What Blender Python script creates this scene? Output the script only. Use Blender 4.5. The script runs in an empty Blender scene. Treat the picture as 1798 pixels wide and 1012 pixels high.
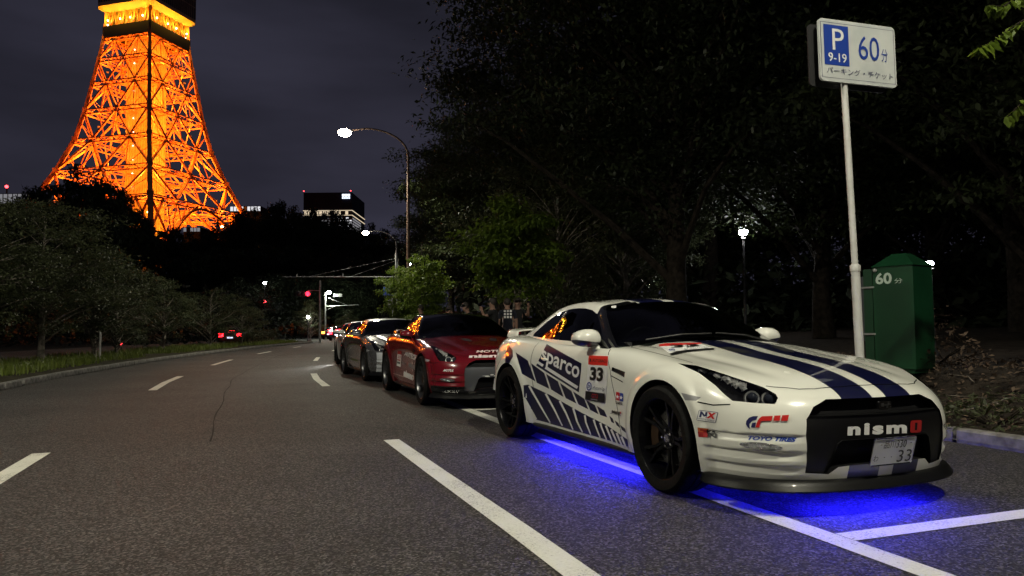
import bpy, bmesh, math, random
import numpy as np
from mathutils import Vector, Matrix
from mathutils.bvhtree import BVHTree
from mathutils.geometry import tessellate_polygon

# ------------------------------------------------------------------ camera
R = math.radians
F, PITCH, ROLL, CAMH = 1300.0, R(3.08), R(0.5), 1.106     # focal length in photo pixels (1798 wide)
PW, PH = 1798, 1012
scene = bpy.context.scene
col = scene.collection
_cp, _sp, _c, _s = math.cos(PITCH), math.sin(PITCH), math.cos(ROLL), math.sin(ROLL)
FW = Vector((0, _cp, _sp)); _UP = Vector((0, -_sp, _cp)); _RT = Vector((1, 0, 0))
RT = _c * _RT - _s * _UP
UP = _c * _UP + _s * _RT
CAM = Vector((0, 0, CAMH))
cd = bpy.data.cameras.new('camera')
cam = bpy.data.objects.new('camera', cd); col.objects.link(cam)
cd.sensor_width = 36.0; cd.lens = F / PW * 36.0; cd.clip_start = 0.05; cd.clip_end = 6000
cam.matrix_world = Matrix(((RT.x, UP.x, -FW.x, CAM.x), (RT.y, UP.y, -FW.y, CAM.y), (RT.z, UP.z, -FW.z, CAM.z), (0, 0, 0, 1)))
scene.camera = cam

# ------------------------------------------------------------------ night sky
world = bpy.data.worlds.new('World'); scene.world = world; world.use_nodes = True
wn = world.node_tree; wn.nodes.clear()
def wnode(t, **k):
    n = wn.nodes.new(t)
    for a, b in k.items(): setattr(n, a, b)
    return n
w_out = wnode('ShaderNodeOutputWorld'); w_bg = wnode('ShaderNodeBackground')
w_tc = wnode('ShaderNodeTexCoord'); w_map = wnode('ShaderNodeMapping')
w_map.inputs['Scale'].default_value = (1.1, 1.1, 4.5)
w_noise = wnode('ShaderNodeTexNoise'); w_noise.inputs['Scale'].default_value = 1.3
w_noise.inputs['Detail'].default_value = 5; w_noise.inputs['Roughness'].default_value = .5
w_ramp = wnode('ShaderNodeValToRGB')
w_ramp.color_ramp.elements[0].position = .33; w_ramp.color_ramp.elements[0].color = (.0062, .0062, .0095, 1)
w_ramp.color_ramp.elements[1].position = .72; w_ramp.color_ramp.elements[1].color = (.034, .033, .052, 1)
wn.links.new(w_tc.outputs['Generated'], w_map.inputs['Vector'])
wn.links.new(w_map.outputs['Vector'], w_noise.inputs['Vector'])
wn.links.new(w_noise.outputs['Fac'], w_ramp.inputs['Fac'])
# faint scattered skylight of a long-set sun under the cloud glow
w_sky = wnode('ShaderNodeTexSky', sky_type='NISHITA', sun_disc=False)
w_sky.sun_elevation = R(-4.0); w_sky.sun_rotation = R(200)
w_mul = wnode('ShaderNodeVectorMath', operation='SCALE'); w_mul.inputs['Scale'].default_value = .05
w_add = wnode('ShaderNodeVectorMath', operation='ADD')
wn.links.new(w_sky.outputs['Color'], w_mul.inputs[0])
wn.links.new(w_mul.outputs[0], w_add.inputs[0]); wn.links.new(w_ramp.outputs['Color'], w_add.inputs[1])
wn.links.new(w_add.outputs[0], w_bg.inputs['Color']); w_bg.inputs['Strength'].default_value = 1.0
wn.links.new(w_bg.outputs[0], w_out.inputs['Surface'])

scene.view_settings.view_transform = 'Standard'; scene.view_settings.look = 'None'
scene.view_settings.gamma = 1.0; scene.view_settings.exposure = 0.0; scene.view_settings.use_curve_mapping = False
scene.render.engine = 'CYCLES'
scene.cycles.use_denoising = True
try: scene.cycles.denoiser = 'OPENIMAGEDENOISE'
except Exception: pass
scene.cycles.max_bounces = 6; scene.cycles.diffuse_bounces = 2; scene.cycles.glossy_bounces = 4
scene.cycles.transparent_max_bounces = 12; scene.cycles.transmission_bounces = 4
scene.cycles.sample_clamp_indirect = 3.0
scene.cycles.use_light_tree = True

LAMP_W = 7900.0          # street lamps
LAMP_COL = (1.0, .96, .75)

# ------------------------------------------------------------------ pixel helpers (a pixel gives only a direction)
def ray(x, y): return FW + RT * ((x - PW / 2) / F) - UP * ((y - PH / 2) / F)
def on_z(x, y, z=0.0):
    d = ray(x, y); t = (z - CAM.z) / d.z
    return CAM + d * t
def at_depth(x, y, Y):
    d = ray(x, y); return CAM + d * (Y / d.y)

# ------------------------------------------------------------------ materials
def nt(m):
    m.use_nodes = True; return m.node_tree
def mat(name, c, rough=.6, metal=0., coat=0., spec=.5, emit=None, es=0., alpha=1.):
    m = bpy.data.materials.new(name); t = nt(m); b = t.nodes['Principled BSDF']
    b.inputs['Base Color'].default_value = (*c, 1); b.inputs['Roughness'].default_value = rough
    b.inputs['Metallic'].default_value = metal; b.inputs['Coat Weight'].default_value = coat
    b.inputs['Coat Roughness'].default_value = .03; b.inputs['Specular IOR Level'].default_value = spec
    if emit: b.inputs['Emission Color'].default_value = (*emit, 1); b.inputs['Emission Strength'].default_value = es
    return m
def noisy(m, c1, c2, scale=5., detail=4., lo=.35, hi=.65, bump=0., bscale=None, coord='Object', rough=None, dist=.02):
    t = m.node_tree; b = t.nodes['Principled BSDF']
    tc = t.nodes.new('ShaderNodeTexCoord'); n = t.nodes.new('ShaderNodeTexNoise')
    n.inputs['Scale'].default_value = scale; n.inputs['Detail'].default_value = detail
    r = t.nodes.new('ShaderNodeValToRGB')
    r.color_ramp.elements[0].position = lo; r.color_ramp.elements[0].color = (*c1, 1)
    r.color_ramp.elements[1].position = hi; r.color_ramp.elements[1].color = (*c2, 1)
    t.links.new(tc.outputs[coord], n.inputs['Vector']); t.links.new(n.outputs['Fac'], r.inputs['Fac'])
    t.links.new(r.outputs['Color'], b.inputs['Base Color'])
    if bump:
        n2 = t.nodes.new('ShaderNodeTexNoise'); n2.inputs['Scale'].default_value = bscale or scale; n2.inputs['Detail'].default_value = 3
        bp = t.nodes.new('ShaderNodeBump'); bp.inputs['Strength'].default_value = bump; bp.inputs['Distance'].default_value = dist
        t.links.new(tc.outputs[coord], n2.inputs['Vector']); t.links.new(n2.outputs['Fac'], bp.inputs['Height'])
        t.links.new(bp.outputs['Normal'], b.inputs['Normal'])
    return m
def emitter(name, c, s):
    m = bpy.data.materials.new(name); t = nt(m); t.nodes.clear()
    e = t.nodes.new('ShaderNodeEmission'); o = t.nodes.new('ShaderNodeOutputMaterial')
    e.inputs['Color'].default_value = (*c, 1); e.inputs['Strength'].default_value = s
    t.links.new(e.outputs[0], o.inputs['Surface']); return m
def glass(name, tint, refl=.08):
    m = bpy.data.materials.new(name); t = nt(m); t.nodes.clear()
    o = t.nodes.new('ShaderNodeOutputMaterial'); tr = t.nodes.new('ShaderNodeBsdfTransparent')
    gl = t.nodes.new('ShaderNodeBsdfGlossy'); mx = t.nodes.new('ShaderNodeMixShader'); fr = t.nodes.new('ShaderNodeFresnel')
    tr.inputs['Color'].default_value = (*tint, 1); gl.inputs['Roughness'].default_value = .0
    fr.inputs['IOR'].default_value = 1.55
    t.links.new(fr.outputs[0], mx.inputs['Fac']); t.links.new(tr.outputs[0], mx.inputs[1]); t.links.new(gl.outputs[0], mx.inputs[2])
    t.links.new(mx.outputs[0], o.inputs['Surface']); return m
def paint(name, c, flake=.0, rough=.28, metal=0.):
    m = mat(name, c, rough, metal, coat=1.0)
    t = m.node_tree; b = t.nodes['Principled BSDF']
    tc = t.nodes.new('ShaderNodeTexCoord'); n = t.nodes.new('ShaderNodeTexNoise')
    n.inputs['Scale'].default_value = 7; n.inputs['Detail'].default_value = 6
    mr = t.nodes.new('ShaderNodeMapRange'); mr.inputs['To Min'].default_value = rough - .05; mr.inputs['To Max'].default_value = rough + .09
    t.links.new(tc.outputs['Object'], n.inputs['Vector']); t.links.new(n.outputs['Fac'], mr.inputs['Value'])
    t.links.new(mr.outputs[0], b.inputs['Roughness'])
    return m

M = {}
M['white_paint'] = paint('pearl_white_paint', (.82, .82, .75), rough=.22)
M['navy'] = paint('navy_stripe_vinyl', (.003, .004, .034), rough=.3)
M['red_paint'] = paint('deep_red_paint', (.14, .004, .009), rough=.2)
M['grey_paint'] = paint('dark_grey_metallic_paint', (.10, .098, .105), rough=.22, metal=.4)
M['silver_paint'] = paint('silver_paint', (.50, .52, .56), rough=.25, metal=.15)
M['white_paint2'] = paint('plain_white_paint', (.7, .7, .68))
M['black_gloss'] = mat('black_gloss_trim', (.006, .006, .007), .12, coat=.6)
M['black_matte'] = mat('black_plastic', (.010, .010, .011), .55)
M['bar_black'] = mat('grille_bar_black', (.004, .004, .0045), .42, spec=.3)
M['grille_black'] = mat('grille_black', (.004, .004, .005), .7, spec=.2)
M['carbon'] = noisy(mat('carbon_lip', (.004, .004, .004), .4, coat=.1, spec=.25), (.003, .003, .003), (.005, .005, .005), 160, 1)
M['glass'] = glass('tinted_car_glass', (.16, .18, .18))
M['clear'] = glass('clear_lens', (.9, .9, .9))
M['rubber'] = noisy(mat('tyre_rubber', (.006, .006, .006), .8, spec=.15), (.004, .004, .004), (.009, .009, .009), 30, 3, bump=.2, bscale=60)
M['rim'] = mat('black_chrome_rim', (.016, .016, .018), .25, metal=.7)
M['rim_silver'] = mat('smoked_alloy_rim', (.12, .12, .125), .3, metal=.8)
M['disc'] = mat('brake_disc_steel', (.22, .21, .2), .4, metal=.9)
M['caliper'] = mat('gold_brake_caliper', (.03, .014, .005), .5)
M['chrome'] = mat('chrome', (.75, .75, .76), .09, metal=1.)
M['lamp_housing'] = mat('headlamp_housing', (.02, .02, .022), .2, metal=.3)
M['bulb_off'] = mat('projector_lens', (.03, .035, .05), .03, metal=.0, coat=1)
M['seat'] = mat('black_leather_seat', (.02, .02, .021), .5)
M['sticker_white'] = mat('sticker_white', (.75, .75, .74), .4)
M['sticker_red'] = mat('sticker_red', (.55, .015, .012), .4)
M['sticker_dkred'] = mat('sticker_dark_red', (.32, .012, .012), .45)
M['sticker_black'] = mat('sticker_black', (.008, .008, .008), .4)
M['sticker_blue'] = mat('sticker_blue', (.015, .05, .32), .4)
M['sticker_navy'] = mat('sticker_navy', (.012, .014, .085), .4)
M['sticker_orange'] = mat('sticker_orange', (.55, .12, .02), .4)
M['sticker_grey'] = mat('sticker_grey', (.25, .25, .26), .4)
M['seam'] = mat('panel_gap', (.004, .004, .004), .9, spec=.1)
M['tail_off'] = mat('tail_lamp_red', (.22, .005, .006), .12, coat=1)
M['amber'] = mat('amber_reflector', (.45, .12, .02), .2, coat=1)
M['plate'] = mat('number_plate_white', (.62, .63, .66), .35)
M['led_blue'] = emitter('blue_underglow_led', (.014, .010, 1.0), 430)

# ------------------------------------------------------------------ mesh helpers
class MB:
    """collects polygons; build() links them as one mesh object"""
    def __init__(s): s.v, s.f, s.mi = [], [], []
    def add(s, vs, fs, m=0):
        o = len(s.v); s.v += [tuple(p) for p in vs]
        for f in fs: s.f.append(tuple(i + o for i in f)); s.mi.append(m)
        return s
    def box(s, x0, x1, y0, y1, z0, z1, m=0):
        return s.add([(x, y, z) for z in (z0, z1) for y in (y0, y1) for x in (x0, x1)],
                     [(0, 2, 3, 1), (4, 5, 7, 6), (0, 1, 5, 4), (2, 6, 7, 3), (0, 4, 6, 2), (1, 3, 7, 5)], m)
    def beam(s, a, b, w, h=None, m=0, up=(0, 0, 1)):
        a, b = Vector(a), Vector(b); h = h or w; d = (b - a).normalized(); u = Vector(up)
        if abs(d.dot(u)) > .98: u = Vector((1, 0, 0))
        r = d.cross(u).normalized() * (w / 2); u = r.cross(d).normalized() * (h / 2)
        vs = [p + i * r + j * u for p in (a, b) for i, j in ((-1, -1), (1, -1), (1, 1), (-1, 1))]
        return s.add(vs, [(3, 2, 1, 0), (4, 5, 6, 7), (0, 1, 5, 4), (1, 2, 6, 5), (2, 3, 7, 6), (3, 0, 4, 7)], m)
    def tube(s, pts, rad, n=8, m=0, caps=True):
        pts = [Vector(p) for p in pts]; k = len(pts)
        if not hasattr(rad, '__len__'): rad = [rad] * k
        vs = []; pr = None
        for i, p in enumerate(pts):
            d = (pts[min(i + 1, k - 1)] - pts[max(i - 1, 0)]).normalized()
            if pr is None:
                u = Vector((0, 0, 1)) if abs(d.z) < .9 else Vector((1, 0, 0)); pr = d.cross(u).normalized()
            else:
                pr = (pr - d * pr.dot(d)).normalized()
            q = d.cross(pr)
            for j in range(n):
                a = 2 * math.pi * j / n; vs.append(p + (pr * math.cos(a) + q * math.sin(a)) * rad[i])
        fs = [(i * n + j, i * n + (j + 1) % n, (i + 1) * n + (j + 1) % n, (i + 1) * n + j) for i in range(k - 1) for j in range(n)]
        if caps: fs += [tuple(range(n))[::-1], tuple((k - 1) * n + j for j in range(n))]
        return s.add(vs, fs, m)
    def lathe(s, prof, n=24, axis='z', c=(0, 0, 0), m=0):
        """prof: (radius, height) pairs turned round the axis"""
        vs = []
        for r, h in prof:
            for j in range(n):
                a = 2 * math.pi * j / n; x, y = r * math.cos(a), r * math.sin(a)
                p = (x, y, h) if axis == 'z' else ((x, h, y) if axis == 'y' else (h, x, y))
                vs.append((p[0] + c[0], p[1] + c[1], p[2] + c[2]))
        fs = [(i * n + j, i * n + (j + 1) % n, (i + 1) * n + (j + 1) % n, (i + 1) * n + j) for i in range(len(prof) - 1) for j in range(n)]
        return s.add(vs, fs, m)
    def prism(s, poly, a0, a1, plane='xy', m=0):
        """extrude a 2D polygon along the third axis"""
        def P(u, v, w): return (u, v, w) if plane == 'xy' else ((u, w, v) if plane == 'xz' else (w, u, v))
        n = len(poly); vs = [P(u, v, a0) for u, v in poly] + [P(u, v, a1) for u, v in poly]
        fs = [tuple(range(n))[::-1], tuple(range(n, 2 * n))] + [(i, (i + 1) % n, n + (i + 1) % n, n + i) for i in range(n)]
        return s.add(vs, fs, m)
    def sphere(s, c, r, n=12, k=8, sc=(1, 1, 1), m=0):
        vs, fs = [], []
        for i in range(k + 1):
            t = math.pi * i / k
            for j in range(n):
                a = 2 * math.pi * j / n
                vs.append((c[0] + r * sc[0] * math.sin(t) * math.cos(a), c[1] + r * sc[1] * math.sin(t) * math.sin(a), c[2] + r * sc[2] * math.cos(t)))
        fs = [(i * n + j, (i + 1) * n + j, (i + 1) * n + (j + 1) % n, i * n + (j + 1) % n) for i in range(k) for j in range(n)]
        return s.add(vs, fs, m)
    def mesh(s, name, mats, smooth=None, fix=True):
        me = bpy.data.meshes.new(name); me.from_pydata(s.v, [], s.f)
        for mm in (mats if isinstance(mats, (list, tuple)) else [mats]): me.materials.append(mm)
        me.polygons.foreach_set('material_index', s.mi)
        if fix:
            bm = bmesh.new(); bm.from_mesh(me); bmesh.ops.recalc_face_normals(bm, faces=bm.faces); bm.to_mesh(me); bm.free()
        if smooth is not None:
            me.polygons.foreach_set('use_smooth', [True] * len(me.polygons)); me.set_sharp_from_angle(angle=R(smooth))
        me.update(); return me
    def build(s, name, mats, parent=None, smooth=None, fix=True, loc=None):
        return link(name, s.mesh(name, mats, smooth, fix), parent, loc)
def link(name, me, parent=None, loc=None):
    o = bpy.data.objects.new(name, me); col.objects.link(o)
    if parent is not None: o.parent = parent
    if loc is not None: o.location = loc
    return o
def tag(o, label=None, cat=None, group=None, kind=None):
    if label: o['label'] = label
    if cat: o['category'] = cat
    if group: o['group'] = group
    if kind: o['kind'] = kind
    return o
def thing(name, label, cat, loc=(0, 0, 0), rz=0., group=None):
    o = bpy.data.objects.new(name, None); col.objects.link(o); o.location = loc; o.rotation_euler = (0, 0, rz)
    return tag(o, label, cat, group)
def lamp(name, loc, energy, color, parent=None, typ='POINT', size=.1, spot=None, blend=.6, rot=None):
    l = bpy.data.lights.new(name, typ); l.energy = energy; l.color = color
    l.shadow_soft_size = size
    if typ == 'SPOT': l.spot_size = spot; l.spot_blend = blend
    o = bpy.data.objects.new(name, l); col.objects.link(o); o.location = loc
    if rot: o.rotation_euler = rot
    if parent is not None: o.parent = parent
    return o
def copy_tree(o, parent=None):
    c = o.copy(); col.objects.link(c)
    if parent is not None: c.parent = parent
    for ch in list(o.children): copy_tree(ch, c)
    return c
# ------------------------------------------------------------------ car shell (front axle at the origin, x forward, y left, z up)
def ip(xs, tab):
    k = sorted(tab); return np.interp(xs, [a for a, _ in k], [b for _, b in k])
def spline_rows(pts, n):
    """dense Catmull-Rom through rows: pts (k,...) -> (m,...) with n samples a span"""
    P = np.asarray(pts, float); k = len(P); out = []
    ext = np.concatenate([[2 * P[0] - P[1]], P, [2 * P[-1] - P[-2]]])
    for i in range(k - 1):
        p0, p1, p2, p3 = ext[i:i + 4]
        for t in np.linspace(0, 1, n, endpoint=False):
            out.append(.5 * ((2 * p1) + (-p0 + p2) * t + (2 * p0 - 5 * p1 + 4 * p2 - p3) * t * t + (-p0 + 3 * p1 - 3 * p2 + p3) * t ** 3))
    out.append(P[-1]); return np.array(out)

SX = [.72, .56, .40, .22, 0., -.22, -.42, -.66, -1.0, -1.4, -1.8, -2.15, -2.40, -2.60, -2.78, -2.98, -3.18, -3.38, -3.55]
Zr = {0: [(.72, .20), (.40, .20), (-.42, .19), (-2.4, .19), (-3.2, .24), (-3.55, .27)],
      1: [(.72, .29), (-3.55, .34)],
      2: [(.72, .39), (-.4, .42), (-3.55, .47)],
      3: [(.72, .51), (.2, .56), (-2.78, .57), (-3.55, .61)],
      4: [(.72, .60), (.40, .67), (0, .715), (-.4, .70), (-2.4, .72), (-2.78, .745), (-3.55, .75)],
      5: [(.72, .655), (.40, .755), (0, .81), (-.42, .815), (-1, .83), (-1.8, .85), (-2.4, .875), (-2.78, .90), (-3.2, .91), (-3.55, .89)],
      6: [(.72, .705), (.56, .772), (.40, .818), (.22, .852), (0, .876), (-.22, .890), (-.42, .915), (-.66, .938), (-1, .948), (-1.8, .962), (-2.15, .975), (-2.4, .99), (-2.78, 1.005), (-3.18, 1.01), (-3.55, .985)]}
Yr = {0: [(.72, .745), (.56, .82), (.40, .86), (0, .87), (-.42, .87), (-.66, .865), (-2.15, .865), (-2.4, .88), (-2.78, .90), (-3.18, .88), (-3.38, .83), (-3.55, .73)],
      1: [(.72, .785), (.56, .865), (.40, .905), (0, .925), (-.42, .92), (-.66, .90), (-1, .895), (-1.8, .895), (-2.15, .905), (-2.4, .925), (-2.78, .945), (-3.18, .92), (-3.38, .86), (-3.55, .755)],
      2: [(.72, .80), (.56, .88), (.40, .92), (0, .94), (-.42, .93), (-.66, .885), (-1, .872), (-1.8, .872), (-2.15, .89), (-2.4, .93), (-2.78, .955), (-3.18, .93), (-3.38, .87), (-3.55, .77)],
      3: [(.72, .80), (.56, .88), (.40, .922), (0, .948), (-.42, .935), (-.66, .895), (-1, .885), (-1.8, .888), (-2.15, .905), (-2.4, .938), (-2.78, .96), (-3.18, .94), (-3.38, .88), (-3.55, .785)],
      4: [(.72, .775), (.56, .862), (.40, .912), (0, .945), (-.42, .93), (-.66, .908), (-1, .90), (-1.8, .905), (-2.15, .918), (-2.4, .938), (-2.78, .955), (-3.18, .93), (-3.38, .875), (-3.55, .785)],
      5: [(.72, .735), (.56, .825), (.40, .878), (0, .912), (-.42, .908), (-.66, .902), (-1, .905), (-1.8, .905), (-2.15, .912), (-2.4, .918), (-2.78, .915), (-3.18, .885), (-3.38, .835), (-3.55, .76)],
      6: [(.72, .665), (.56, .745), (.40, .795), (.22, .815), (0, .828), (-.42, .832), (-.66, .838), (-1, .848), (-1.8, .85), (-2.4, .848), (-2.78, .83), (-3.18, .79), (-3.38, .745), (-3.55, .69)]}
# top sheet: inward columns 1..4 (4 = centre line)
TX = {1: [(.72, .795), (.56, .60), (.40, .41)], 2: [(.72, .845), (.56, .65), (.40, .43)], 3: [(.72, .868), (.56, .675), (.40, .445)], 4: [(.72, .875), (.56, .68), (.40, .45)]}
TXr = {1: -3.60, 2: -3.635, 3: -3.655, 4: -3.66}
TY = {1: [(.72, .53), (.40, .655), (0, .70), (-.66, .725), (-2.4, .74), (-3.18, .68), (-3.55, .58)],
      2: [(.72, .37), (.40, .46), (0, .50), (-3.18, .48), (-3.55, .42)],
      3: [(.72, .19), (.40, .24), (0, .26), (-3.55, .21)], 4: [(.72, 0), (-3.55, 0)]}
TZ = {1: [(.72, .712), (.56, .775), (.40, .818), (.22, .846), (0, .872), (-.22, .903), (-.42, .928), (-.66, .955), (-1, .955), (-2.4, 1.0), (-2.78, 1.02), (-3.18, 1.03), (-3.55, 1.005)],
      2: [(.72, .722), (.56, .79), (.40, .838), (.22, .868), (0, .894), (-.22, .932), (-.42, .962), (-.66, .988), (-1, .98), (-2.4, 1.0), (-2.78, 1.03), (-3.18, 1.045), (-3.55, 1.02)],
      3: [(.72, .728), (.56, .80), (.40, .85), (.22, .881), (0, .908), (-.22, .950), (-.42, .980), (-.66, 1.002), (-1, .985), (-2.4, 1.0), (-2.78, 1.035), (-3.18, 1.055), (-3.55, 1.03)],
      4: [(.72, .73), (.56, .802), (.40, .853), (.22, .884), (0, .911), (-.22, .954), (-.42, .984), (-.66, 1.005), (-1, .985), (-2.4, 1.0), (-2.78, 1.035), (-3.18, 1.055), (-3.55, 1.03)]}
FZ = [.20, .29, .40, .51, .60, .665]
FXk = {1: [.845, .875, .89, .89, .875, .845], 2: [.905, .935, .952, .955, .94, .905], 3: [.94, .968, .985, .988, .972, .935], 4: [.95, .978, .995, .998, .982, .945]}
FYk = {1: [.60, .625, .63, .63, .61, .575], 2: [.42, .43, .435, .435, .42, .40], 3: [.21, .215, .215, .215, .21, .20], 4: [0] * 6}
RXk = {1: -3.64, 2: -3.70, 3: -3.725, 4: -3.73}
RYk = {1: .60, 2: .42, 3: .21, 4: 0}

def cage():
    V, idx, Fc = [], {}, []
    def vid(key, p):
        if key not in idx: idx[key] = len(V); V.append(p)
        return idx[key]
    n = len(SX)
    for sd in (1, -1):
        def S(i, j):
            return vid(('S', i, j, sd), (SX[i], sd * float(ip(SX[i], Yr[j])), float(ip(SX[i], Zr[j]))))
        def T(i, k):
            if k == 0: return S(i, 6)
            x = SX[i]
            if i < 3: x = dict(TX[k])[SX[i]]
            if i == n - 1: x = TXr[k]
            if i == n - 2: x = (SX[i] + TXr[k] + .17) / 2
            return vid(('T', i, k, sd if k < 4 else 0), (x, sd * float(ip(SX[i], TY[k])), float(ip(SX[i], TZ[k]))))
        def Fr(k, j):
            if k == 0: return S(0, j)
            if j == 6: return T(0, k)
            return vid(('F', k, j, sd if k < 4 else 0), (FXk[k][j], sd * FYk[k][j], FZ[j]))
        def Re(k, j):
            if k == 0: return S(n - 1, j)
            if j == 6: return T(n - 1, k)
            z = float(ip(SX[-1], Zr[j])); tuck = (0, .02, .03, .03, .015, 0)[j]
            return vid(('R', k, j, sd if k < 4 else 0), (RXk[k] - tuck + .02, sd * RYk[k], z))
        for i in range(n - 1):
            for j in range(6): Fc.append((S(i, j), S(i, j + 1), S(i + 1, j + 1), S(i + 1, j))[::sd])
            for k in range(4): Fc.append((T(i, k), T(i, k + 1), T(i + 1, k + 1), T(i + 1, k))[::sd])
        for k in range(4):
            for j in range(6):
                Fc.append((Fr(k, j), Fr(k + 1, j), Fr(k + 1, j + 1), Fr(k, j + 1))[::sd])
                Fc.append((Re(k, j), Re(k, j + 1), Re(k + 1, j + 1), Re(k + 1, j))[::sd])
    return V, Fc

def subdivided(V, Fc, level, creases=None):
    me = bpy.data.meshes.new('tmp'); me.from_pydata(V, [], Fc); me.update()
    o = bpy.data.objects.new('tmp', me); col.objects.link(o)
    md = o.modifiers.new('s', 'SUBSURF'); md.levels = level; md.render_levels = level
    dg = bpy.context.evaluated_depsgraph_get(); e = o.evaluated_get(dg).to_mesh()
    bm = bmesh.new(); bm.from_mesh(e); o.evaluated_get(dg).to_mesh_clear()
    bpy.data.objects.remove(o); bpy.data.meshes.remove(me)
    bmesh.ops.recalc_face_normals(bm, faces=bm.faces); return bm

def pip(p, poly):
    x, y = p; r = False; n = len(poly); j = n - 1
    for i in range(n):
        xi, yi = poly[i]; xj, yj = poly[j]
        if (yi > y) != (yj > y) and x < (xj - xi) * (y - yi) / (yj - yi) + xi: r = not r
        j = i
    return r
def cut(bm, poly, ax, flt):
    """knife the faces that pass flt along the outline poly, given in the two axes ax (e.g. 'xz'); returns the faces inside"""
    a, b = 'xyz'.index(ax[0]), 'xyz'.index(ax[1])
    us = [p[0] for p in poly]; vs = [p[1] for p in poly]; e = .05
    u0, u1, v0, v1 = min(us) - e, max(us) + e, min(vs) - e, max(vs) + e
    def near(f):
        if not flt(f): return False
        c = f.calc_center_median(); return u0 < c[a] < u1 and v0 < c[b] < v1
    cand = set(f for f in bm.faces if near(f))
    for i in range(len(poly)):
        p, q = poly[i], poly[(i + 1) % len(poly)]
        co = [0., 0., 0.]; co[a], co[b] = p; no = [0., 0., 0.]; no[a], no[b] = -(q[1] - p[1]), q[0] - p[0]
        lo = (min(p[0], q[0]) - e, min(p[1], q[1]) - e); hi = (max(p[0], q[0]) + e, max(p[1], q[1]) + e)
        fs = []
        for f in cand:
            if f.is_valid:
                c = f.calc_center_median()
                if lo[0] < c[a] < hi[0] and lo[1] < c[b] < hi[1]: fs.append(f)
        g = set(fs)
        for f in fs: g.update(f.edges); g.update(f.verts)
        if fs:
            rt = bmesh.ops.bisect_plane(bm, geom=list(g), dist=1e-6, plane_co=co, plane_no=no)
            cand.update(x for x in rt['geom'] if isinstance(x, bmesh.types.BMFace))
    cand = [f for f in cand if f.is_valid]
    return [f for f in cand if near(f) and pip((f.calc_center_median()[a], f.calc_center_median()[b]), poly)]
def pull(bm, faces, keep=False):
    """move faces into a bmesh of their own"""
    nb = bmesh.new(); vm = {}
    for f in faces:
        vv = []
        for v in f.verts:
            if v not in vm: vm[v] = nb.verts.new(v.co)
            vv.append(vm[v])
        nf = nb.faces.new(vv); nf.material_index = f.material_index; nf.smooth = True
    if not keep: bmesh.ops.delete(bm, geom=faces, context='FACES')
    return nb
def walls(nb, off, m=0):
    """walls from the open rim of a piece, moved by off (a vector or a function of the point)"""
    w = bmesh.new()
    for e in nb.edges:
        if e.is_boundary:
            a, b = [v.co.copy() for v in e.verts]
            oa, ob = (off(a), off(b)) if callable(off) else (off, off)
            f = w.faces.new([w.verts.new(p) for p in (a, b, b + Vector(ob), a + Vector(oa))]); f.material_index = m; f.smooth = True
    bmesh.ops.remove_doubles(w, verts=w.verts, dist=1e-5)
    bmesh.ops.recalc_face_normals(w, faces=w.faces); return w
def bm_mesh(bm, name, mats, smooth=35):
    me = bpy.data.meshes.new(name); bm.to_mesh(me)
    for mm in (mats if isinstance(mats, (list, tuple)) else [mats]): me.materials.append(mm)
    me.polygons.foreach_set('use_smooth', [True] * len(me.polygons)); me.set_sharp_from_angle(angle=R(smooth)); me.update(); return me
def join_bm(a, b):
    vm = {v: a.verts.new(v.co) for v in b.verts}
    for f in b.faces:
        try: nf = a.faces.new([vm[v] for v in f.verts]); nf.material_index = f.material_index; nf.smooth = f.smooth
        except ValueError: pass
    b.free()
def moved(nb, off):
    c = nb.copy()
    for v in c.verts: v.co += Vector(off)
    return c
def circle(cx, cy, r, n, a0=0): return [(cx + r * math.cos(a0 + 2 * math.pi * i / n), cy + r * math.sin(a0 + 2 * math.pi * i / n)) for i in range(n)]
def mir(poly): return [(u, -v) for u, v in poly]
def sstep(a, b, x):
    t = min(1., max(0., (x - a) / (b - a))); return t * t * (3 - 2 * t)

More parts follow.
